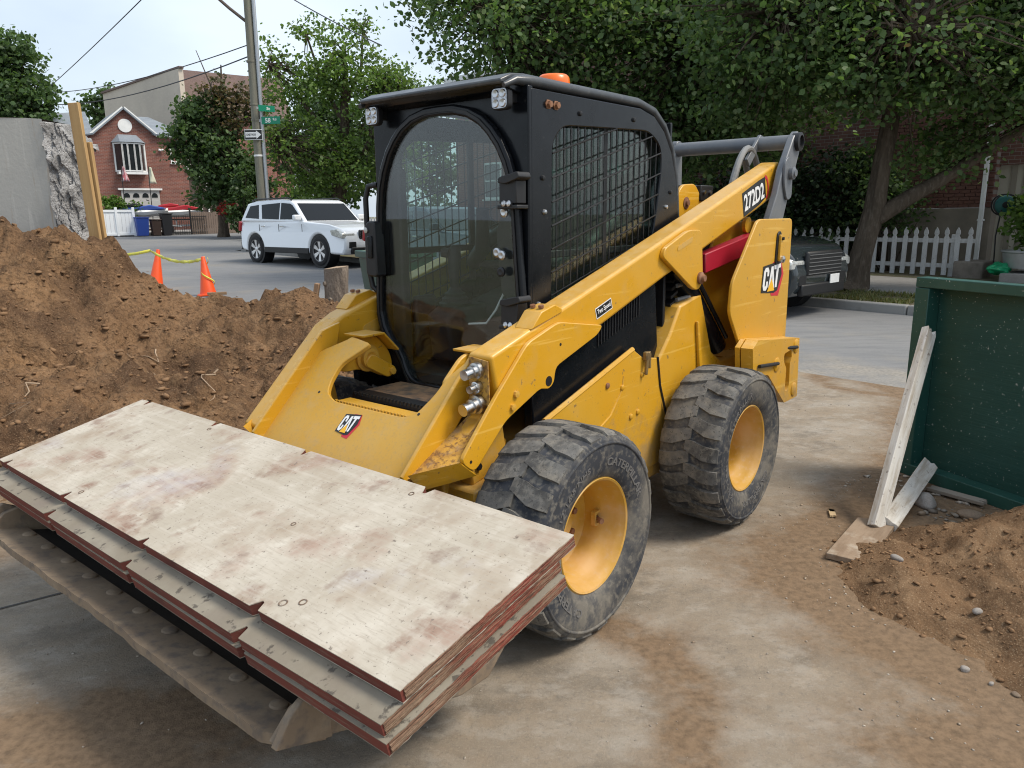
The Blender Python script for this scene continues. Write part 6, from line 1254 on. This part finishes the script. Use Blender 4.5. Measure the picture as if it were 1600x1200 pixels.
MB().box((0, 0, 0), (.55, .012, .2)).build('blade', SGN, sg, bevel=.004); text_on('St', .12, .09, (.05, -.0065, 0), (1, 0, 0), (0, 0, 1), WHT, sg); MB().box((-.28, .02, 0), (.10, .04, .08)).build('bracket', GALV, sg)
ow = empty('one_way_sign', (-8.58, 26.80, 4.24), R(-4), 'black and white ONE WAY arrow sign on the pole', 'sign')
MB().box((0, 0, 0), (.62, .012, .34)).build('plate', WHT, ow, bevel=.004); MB().box((0, -.007, 0), (.59, .004, .30)).build('black_field', BLKP, ow)
ar_ = [(-.27, -.085), (.10, -.085), (.10, -.135), (.27, 0), (.10, .135), (.10, .085), (-.27, .085)]
MB().prism(ar_, 'y', -.0125, -.0095).build('arrow', WHT, ow, smooth=0); text_on('ONE WAY', .34, .085, (-.07, -.0128, 0), (1, 0, 0), (0, 0, 1), BLKP, ow)
WIRE = mk('overhead_cable', (.05, .05, .055), .7)
def wire(a, b, sag, r, label):
    a, b = Vector(a), Vector(b); P = [a.lerp(b, i/14)-Vector((0, 0, sag*4*(i/14)*(1-i/14))) for i in range(15)]
    o = MB().tube([p_-a for p_ in P], r, 6).build('overhead_wire', WIRE, None, smooth=60); o.location = a; tag(o, label, 'cable')
wire((-11.0, 26.4, 8.9), (-22.6, 40.0, 8.0), .05, .018, 'steep overhead wire leaving the top edge of the sky')
wire((-8.55, 27, 7.1), (-27.6, 48, 8.9), .35, .018, 'upper overhead wire running left from the pole')
wire((-8.55, 27, 6.75), (-27.6, 48, 8.25), .45, .022, 'lower overhead wire running left from the pole')
wire((-8.5, 27, 9.4), (-3.1, 20.0, 5.6), .1, .016, 'overhead wire dropping right behind the maple top')

# ------------------------------------------------------------------ cones with caution tape
CON = mk('cone_orange', (.80, .085, .012), .45, 0, [(6, .5, .7, (.55, .07, .02), .6)]); TAPE = mk('caution_tape', (.72, .66, .08), .5, 0, [(20, .5, .6, (.5, .48, .2), .6)])
def cone(label, loc, tilt, hgt=.72):
    T = empty('traffic_cone', loc, .3, label, 'traffic cone'); T.rotation_euler = (0, tilt, .3)
    MB().lathe([(.155, .03), (.14, .07), (.035, hgt), (.028, hgt+.01), (.0001, hgt+.01)], 24).build('cone_body', CON, T, smooth=40)
    MB().prism(rounded([(-.19, -.19), (.19, -.19), (.19, .19), (-.19, .19)], .05), 'z', 0, .03).build('cone_base', CON, T, bevel=.006)
    return T
cone('orange traffic cone with tape wound round it beside the street', (-5.78, 14.6, zf(14.6)), R(-3))
cone('leaning orange traffic cone half hidden by the dirt mound', (-7.42, 16.0, zf(16)+.02), R(9), .78)
tp = MB(); P0, P1 = Vector((-5.78, 14.6, zf(14.6)+.70)), Vector((-7.45, 16.0, zf(16)+.78)); V = []; n = 22
for i in range(n+1):
    t = i/n; q = P0.lerp(P1, t)-Vector((0, 0, .14*4*t*(1-t))); tw_ = .9*math.sin(i*1.1); V += [q+Vector((.0, .02*math.sin(tw_), .035*math.cos(tw_))), q-Vector((.0, .02*math.sin(tw_), .035*math.cos(tw_)))]
n2 = 8
tp.add(V, [(2*i, 2*i+1, 2*i+3, 2*i+2) for i in range(n)]); V = []
for i in range(n2+1):
    t = i/n2; q = P1.lerp(Vector((-10.2, 17.0, 1.1)), t)-Vector((0, 0, .2*4*t*(1-t))); V += [q+Vector((0, 0, .03)), q-Vector((0, 0, .03))]
tp.add(V, [(2*i, 2*i+1, 2*i+3, 2*i+2) for i in range(n2)])
V = []
for i in range(40):
    t = i/39; a = t*9; r = .05+.11*t; q = Vector((-5.78+r*math.cos(a), 14.6+r*math.sin(a), zf(14.6)+.70-.62*t)); V += [q+Vector((0, 0, .018)), q-Vector((0, 0, .018))]
tp.add(V, [(2*i, 2*i+1, 2*i+3, 2*i+2) for i in range(39)])
tp = tp.build('caution_tape', TAPE, None, smooth=60, recalc=False); tp.modifiers.new('thick', 'SOLIDIFY').thickness = .002; tag(tp, 'sagging yellow caution tape strung between the two cones', 'tape')
bd_ = MB().box((0, 0, 0), (.34, .10, .05)).build('wood_offcut', mk('old_timber', (.22, .14, .08), .9), None, bevel=.005); bd_.location = (-5.52, 14.35, zf(14.4)+.055); bd_.rotation_euler = (0, 0, .4); tag(bd_, 'short brown timber offcut lying at the foot of the taped cone', 'wood')

# ------------------------------------------------------------------ log stump, wedge, green bin, concrete block, stakes
LOGB = mk('grey_log_bark', (.20, .16, .125), .95, 0, [(7, .42, .64, (.10, .08, .065), .85, (1, 1, .35)), (25, .5, .7, (.30, .25, .20), .6, (1, 1, .4))], [(18, 1, .03, (1, 1, .4)), (70, .5, .01)])
lg = empty('log_stump', (-1.93, 8.3, .40), 0, 'upright grey log stump on the dirt bank beside the cab', 'log')
P = []; V = []; Fs = []; nn_ = 20
for i in range(9):
    for k in range(nn_):
        a = 2*math.pi*k/nn_; r = .125+.012*math.sin(3*a+i*.5)+.008*math.sin(7*a+i)+(.03 if i == 0 else 0); V.append((r*math.cos(a)+.012*i*.6, r*math.sin(a), -.1+i*.086+(.015*math.cos(a) if i == 8 else 0)))
for i in range(8):
    for k in range(nn_): Fs.append((i*nn_+k, i*nn_+(k+1) % nn_, (i+1)*nn_+(k+1) % nn_, (i+1)*nn_+k))
MB().add(V, Fs).build('bark', LOGB, lg, smooth=50)
MB().add(V[-nn_:]+[(.058, 0, .60)], [(k, (k+1) % nn_, nn_) for k in range(nn_)]).build('cut_face', mk('cut_wood', (.36, .26, .17), .85, 0, [(30, .45, .65, (.22, .15, .1), .7)]), lg, smooth=0)
for (a, z) in ((4.4, .25), (5.2, .12), (3.9, .42)): MB().lathe([(.03, 0), (.02, .02), (.0001, .012)], 10, axis_m((.125*math.cos(a)+.03, .125*math.sin(a), z), (math.cos(a), math.sin(a), 0))).build('knot', LOGB, lg)
wd_ = MB().box((0, 0, 0), (.05, .08, .30), Matrix.Rotation(R(12), 3, 'Y')).build('timber_wedge', mk('raw_timber', (.30, .19, .11), .9, 0, [(8, .45, .65, (.2, .12, .07), .7, (4, 4, .3))]), None, bevel=.006); wd_.location = (-2.10, 8.2, .68); tag(wd_, 'small brown timber wedge leaning on the left of the log stump', 'wood')
GRN = mk('dark_green_plastic', (.012, .055, .035), .45, 0, [(6, .5, .7, (.03, .08, .06), .6)])
gb = empty('green_bin', (-1.42, 9.5, .05), .5, 'tapered dark green bin standing behind the cab grab handle', 'trash bin')
MB().add([(-.26, -.26, 0), (.26, -.26, 0), (.26, .26, 0), (-.26, .26, 0), (-.36, -.36, 1.0), (.36, -.36, 1.0), (.36, .36, 1.0), (-.36, .36, 1.0)], [(3, 2, 1, 0), (4, 5, 6, 7), (0, 1, 5, 4), (1, 2, 6, 5), (2, 3, 7, 6), (3, 0, 4, 7)]).build('bin_body', GRN, gb, bevel=.03)
MB().ring_plate([(-.39, -.39), (.39, -.39), (.39, .39), (-.39, .39)], [(-.34, -.34), (.34, -.34), (.34, .34), (-.34, .34)], 'z', .98, 1.06, 24).build('rim', GRN, gb, bevel=.01)
# broken concrete block: smooth formed face to the left, rough break to the right
CBL = mk('formed_concrete', (.44, .425, .385), .9, 0, [(1.6, .45, .68, (.33, .32, .29), .7, (1.5, 1.5, .6)), (5, .55, .7, (.54, .52, .47), .7, (3, 3, .25)), (9, .60, .72, (.34, .22, .11), .5, (2, 2, .2))], [(30, .3, .01)])
CBR = mk('broken_concrete', (.52, .515, .51), .95, 0, [(6, .42, .62, (.20, .195, .19), .85), (20, .5, .7, (.48, .47, .455), .7)], [(26, 1, .05), (90, .8, .015)])
cb = empty('concrete_block', (-4.9, 8.2, 1.0), 0, 'big broken concrete block behind the dirt mound with a jagged right face', 'concrete block')
V = [(-1.6, -.10, -.6), (.27, -.25, -.6), (.27, -.25, 1.50), (.10, -.22, 1.515), (-.3, -.2, 1.53), (-1.6, -.10, 1.56), (-1.6, .5, -.6), (.27, .25, -.6), (.27, .25, 1.50), (-1.6, .5, 1.56)]
MB().add(V, [(0, 1, 2, 3, 4, 5), (6, 9, 8, 7), (5, 4, 3, 2, 8, 9), (0, 6, 7, 1), (0, 5, 9, 6)]).build('formed_face', CBL, cb, smooth=0)
nu, nv = 60, 70; u_, v_ = np.meshgrid(np.linspace(0, 1, nu), np.linspace(0, 1, nv))
bx = .262+.24*u_; top_ = 1.49-.22*u_**1.5+.04*fbm(u_*9, u_*0+1.5, 4, 3); zz = -.6+(top_+.6)*v_; by = -.25+.24*u_**1.2
rgh = fbm(u_*6, v_*13, 5, 33)*.10+fbm(u_*16, v_*34, 4, 34)*.05
fade = np.clip(u_*12, 0, 1)
Vb = np.stack([bx-.3*rgh*fade+.10*np.sin(v_*9)*u_*.6, by-rgh*fade, zz+.3*rgh*fade*(v_ < .98)], -1).reshape(-1, 3)
idx = np.arange(nu*nv).reshape(nv, nu); Fq = np.stack([idx[:-1, :-1], idx[:-1, 1:], idx[1:, 1:], idx[1:, :-1]], -1).reshape(-1, 4)
vmesh('broken_face', Vb, Fq, CBR, cb, sharp=40)
tu = np.linspace(0, 1, nu); Vt = []
for i in range(nu): p_ = Vb[(nv-1)*nu+i]; Vt += [tuple(p_), (p_[0]-.02, .30, p_[2]-.02+.05*math.sin(i*.7))]
vmesh('broken_top', np.array(Vt), np.array([(2*i, 2*i+1, 2*i+3, 2*i+2) for i in range(nu-1)]), CBR, cb, sharp=40)
TIMB = mk('yellow_pine', (.44, .28, .12), .8, 0, [(3, .42, .65, (.34, .20, .08), .75, (6, 6, .3)), (14, .55, .7, (.52, .37, .19), .6, (6, 6, .2))], [(40, .3, .004, (6, 6, .15))])
for (x, y, z0, z1, w_, lean, lb) in ((-4.115, 7.74, .9, 2.62, .11, .04, 'tall yellow pine stake standing against the broken concrete block'), (-4.065, 7.79, .9, 2.26, .055, .035, 'shorter reddish stake nailed right of the tall stake')):
    o = MB().box((0, 0, (z1-z0)/2), (w_, .04, z1-z0)).build('timber_stake', TIMB, None, bevel=.005); o.location = (x, y, z0); o.rotation_euler = (0, -lean, R(-8)); tag(o, lb, 'stake')
# ------------------------------------------------------------------ green plywood panel, planks, rubble on the right
GPL = mk('green_painted_plywood', (.012, .058, .046), .55, 0, [(1.2, .42, .68, (.02, .075, .062), .8, (1, 1, 5)), (5, .55, .75, (.008, .04, .033), .6, (.4, .4, 8)), (75, .672, .686, (.6, .62, .58), .9), (30, .70, .712, (.5, .5, .46), .85)], [(10, .35, .006, (.3, .3, 8)), (60, .15, .002)], spec=.4)
GFR = mk('green_painted_frame', (.014, .070, .055), .5, 0, [(5, .5, .75, (.03, .10, .08), .7), (60, .67, .69, (.55, .55, .5), .8)], [(40, .2, .002)])
a = Vector((2.330, 4.336, 0)); d = Vector((.330, -.944, 0)).normalized(); d = (Vector((2.575, 3.72, 0))-Vector((2.33, 4.336, 0))).normalized()
gpn = empty('plywood_panel', (a.x, a.y, 0), math.atan2(d.y, d.x), 'dark green framed plywood fence panel standing at the right edge', 'fence panel')
LP = 2.44     # local x along the panel towards the right edge, -y towards the camera side
MB().box((LP/2, .055, .575), (LP, .018, 1.10)).build('plywood_sheet', GPL, gpn)
MB().box((LP/2, 0, 1.125), (LP, .09, .055)).build('top_rail', GFR, gpn, bevel=.004); MB().box((LP/2, 0, .035), (LP-.09, .09, .07)).build('bottom_rail', GFR, gpn, bevel=.004)
for x in (.045, LP-.045): MB().box((x, 0, .547), (.09, .088, 1.095)).build('stile', GFR, gpn, bevel=.004)
MB().box((LP/2, .003, .585), (.06, .08, 1.02)).build('stud', GFR, gpn, bevel=.004)
WPL = mk('whitewashed_plank', (.64, .61, .55), .85, 0, [(3, .42, .62, (.36, .29, .21), .75, (1, 8, 8)), (10, .5, .66, (.66, .64, .60), .8, (.5, 6, 6)), (40, .6, .7, (.16, .12, .09), .7)], [(60, .4, .003, (.3, 5, 5))])
def plank(label, p0, p1, w_, th, roll=0, mat=WPL, broken=True, name='loose_plank'):
    p0, p1 = Vector(p0), Vector(p1); L_ = (p1-p0).length; mb = MB(); rr = random.Random(int(L_*997))
    n = 7; P = [(0, -w_/2), (0, w_/2)]; V = []
    def outline():
        o = [(0, -w_/2)]+[(rr.uniform(0, .01), -w_/2+w_*k/6) for k in range(1, 6)]+[(0, w_/2)]
        o += [(L_*t, w_/2+rr.uniform(-.002, .001)) for t in (.3, .6, .85)]
        o += [(L_-(rr.uniform(0, .05) if broken else 0), w_/2-w_*k/6) for k in range(0, 7)]
        o += [(L_*t, -w_/2+rr.uniform(-.001, .002)) for t in (.85, .6, .3)]
        return o
    mb.prism(outline(), 'z', 0, th); o = mb.build(name, mat, None, smooth=0, bevel=.002, seg=1)
    x_ = (p1-p0).normalized(); z_ = Vector((0, 0, 1)) if abs(x_.z) < .9 else Vector((0, -1, 0)); y_ = z_.cross(x_).normalized(); z_ = x_.cross(y_)
    M_ = Matrix((x_, y_, z_)).transposed(); M_ = M_ @ Matrix.Rotation(roll, 3, 'X'); o.matrix_world = Matrix.Translation(p0) @ M_.to_4x4(); return tag(o, label, 'plank')
plank('long whitewashed plank leaning on the green panel corner', (1.73, 3.44, .02), (2.27, 4.13, .885), .075, .042, R(62))
plank('broken whitewashed board lying at the foot of the leaning plank', (1.80, 3.44, .03), (2.36, 4.12, .10), .085, .036, R(28))
plank('flat dirty board end poking out of the sandy heap', (1.46, 3.10, .004), (1.80, 3.52, .012), .17, .028, 0, mk('muddy_board', (.30, .22, .15), .9, 0, [(4, .45, .65, (.20, .135, .085), .8, (1, 5, 5)), (12, .55, .7, (.46, .40, .32), .6)], [(50, .4, .004)]))
plank('thin pale lath lying on the sandy heap', (1.80, 2.12, .30), (2.35, 2.20, .50), .022, .010, 0, mk('fresh_lath', (.55, .43, .27), .85))
plank('second thin lath beside the first on the sandy heap', (1.82, 2.08, .29), (2.40, 2.12, .49), .018, .010, .3, mk('fresh_lath_b', (.50, .40, .26), .85))
plank('tiny wood chip lying alone on the concrete', (1.62, 3.62, .004), (1.65, 3.72, .004), .03, .010, 0, mk('chip', (.5, .36, .2), .85), name='wood_chip')
plank('grey weathered lath lying along the foot of the green panel', (2.30, 3.98, .012), (2.46, 3.72, .02), .05, .02, .1, mk('grey_lath', (.26, .23, .19), .9))
STN = mk('field_stone', (.34, .31, .28), .9, 0, [(7, .42, .65, (.24, .21, .18), .8), (30, .5, .7, (.42, .39, .35), .6)], [(40, .4, .006)])
STB = mk('brown_stone', (.27, .20, .14), .9, 0, [(7, .42, .65, (.18, .13, .09), .8)], [(40, .4, .006)])
def stone(label, x, y, s_, sc, mat, z=None, group=None, seed=1):
    bm = bmesh.new(); bmesh.ops.create_icosphere(bm, subdivisions=3, radius=1)
    for v in bm.verts:
        q = .10*math.sin(v.co.x*2.3+seed)+.09*math.sin(v.co.y*3.1+seed*2)+.07*math.sin(v.co.z*4+seed*3); v.co *= 1+q
    me = bpy.data.meshes.new('stone'); bm.to_mesh(me); bm.free(); me.materials.append(mat); me.shade_smooth(); o = bpy.data.objects.new('stone', me); link(o)
    if z is None: z = max(0, float(pile_r(np.array([x]), np.array([y]))[0]))
    o.location = (x, y, z+s_*sc[2]*.55); o.scale = (s_*sc[0], s_*sc[1], s_*sc[2]); o.rotation_euler = (0, 0, seed*1.3); return tag(o, label, 'stone', group)
stone('smooth grey oval stone beside the boards under the green panel', 2.17, 3.78, .062, (1.3, .85, .6), STN, seed=1)
stone('brown flat stone half sunk behind the sandy heap', 2.30, 3.60, .05, (1.3, .8, .5), STB, seed=2)
stone('round brown stone at the toe of the sandy heap', 1.485, 2.68, .030, (1, .9, .8), STB, 0.0, seed=3)
stone('grey stone right of the flat dirty board', 1.62, 2.98, .022, (1.2, .9, .7), STN, seed=4)
stone('whitish angular stone low on the sandy heap', 1.70, 2.55, .018, (1, .8, .8), STN, seed=5)
stone('pale oval stone in the middle of the sandy heap', 1.82, 2.42, .018, (1.5, .7, .6), STN, seed=6)
stone('pale stone high on the sandy heap near the right edge', 2.05, 2.62, .019, (1, 1, .7), STN, seed=7)
for i, (x, y) in enumerate([(1.56, 2.22), (1.60, 2.16), (1.52, 2.30), (1.66, 2.12)]):
    stone('small rounded stone along the lower edge of the sandy heap', x, y, .009+.003*(i % 3), (1.1, .9, .7), STB if i % 2 else STN, max(0, float(pile_r(np.array([x]), np.array([y]))[0])), 'small stones along the heap edge', seed=10+i)
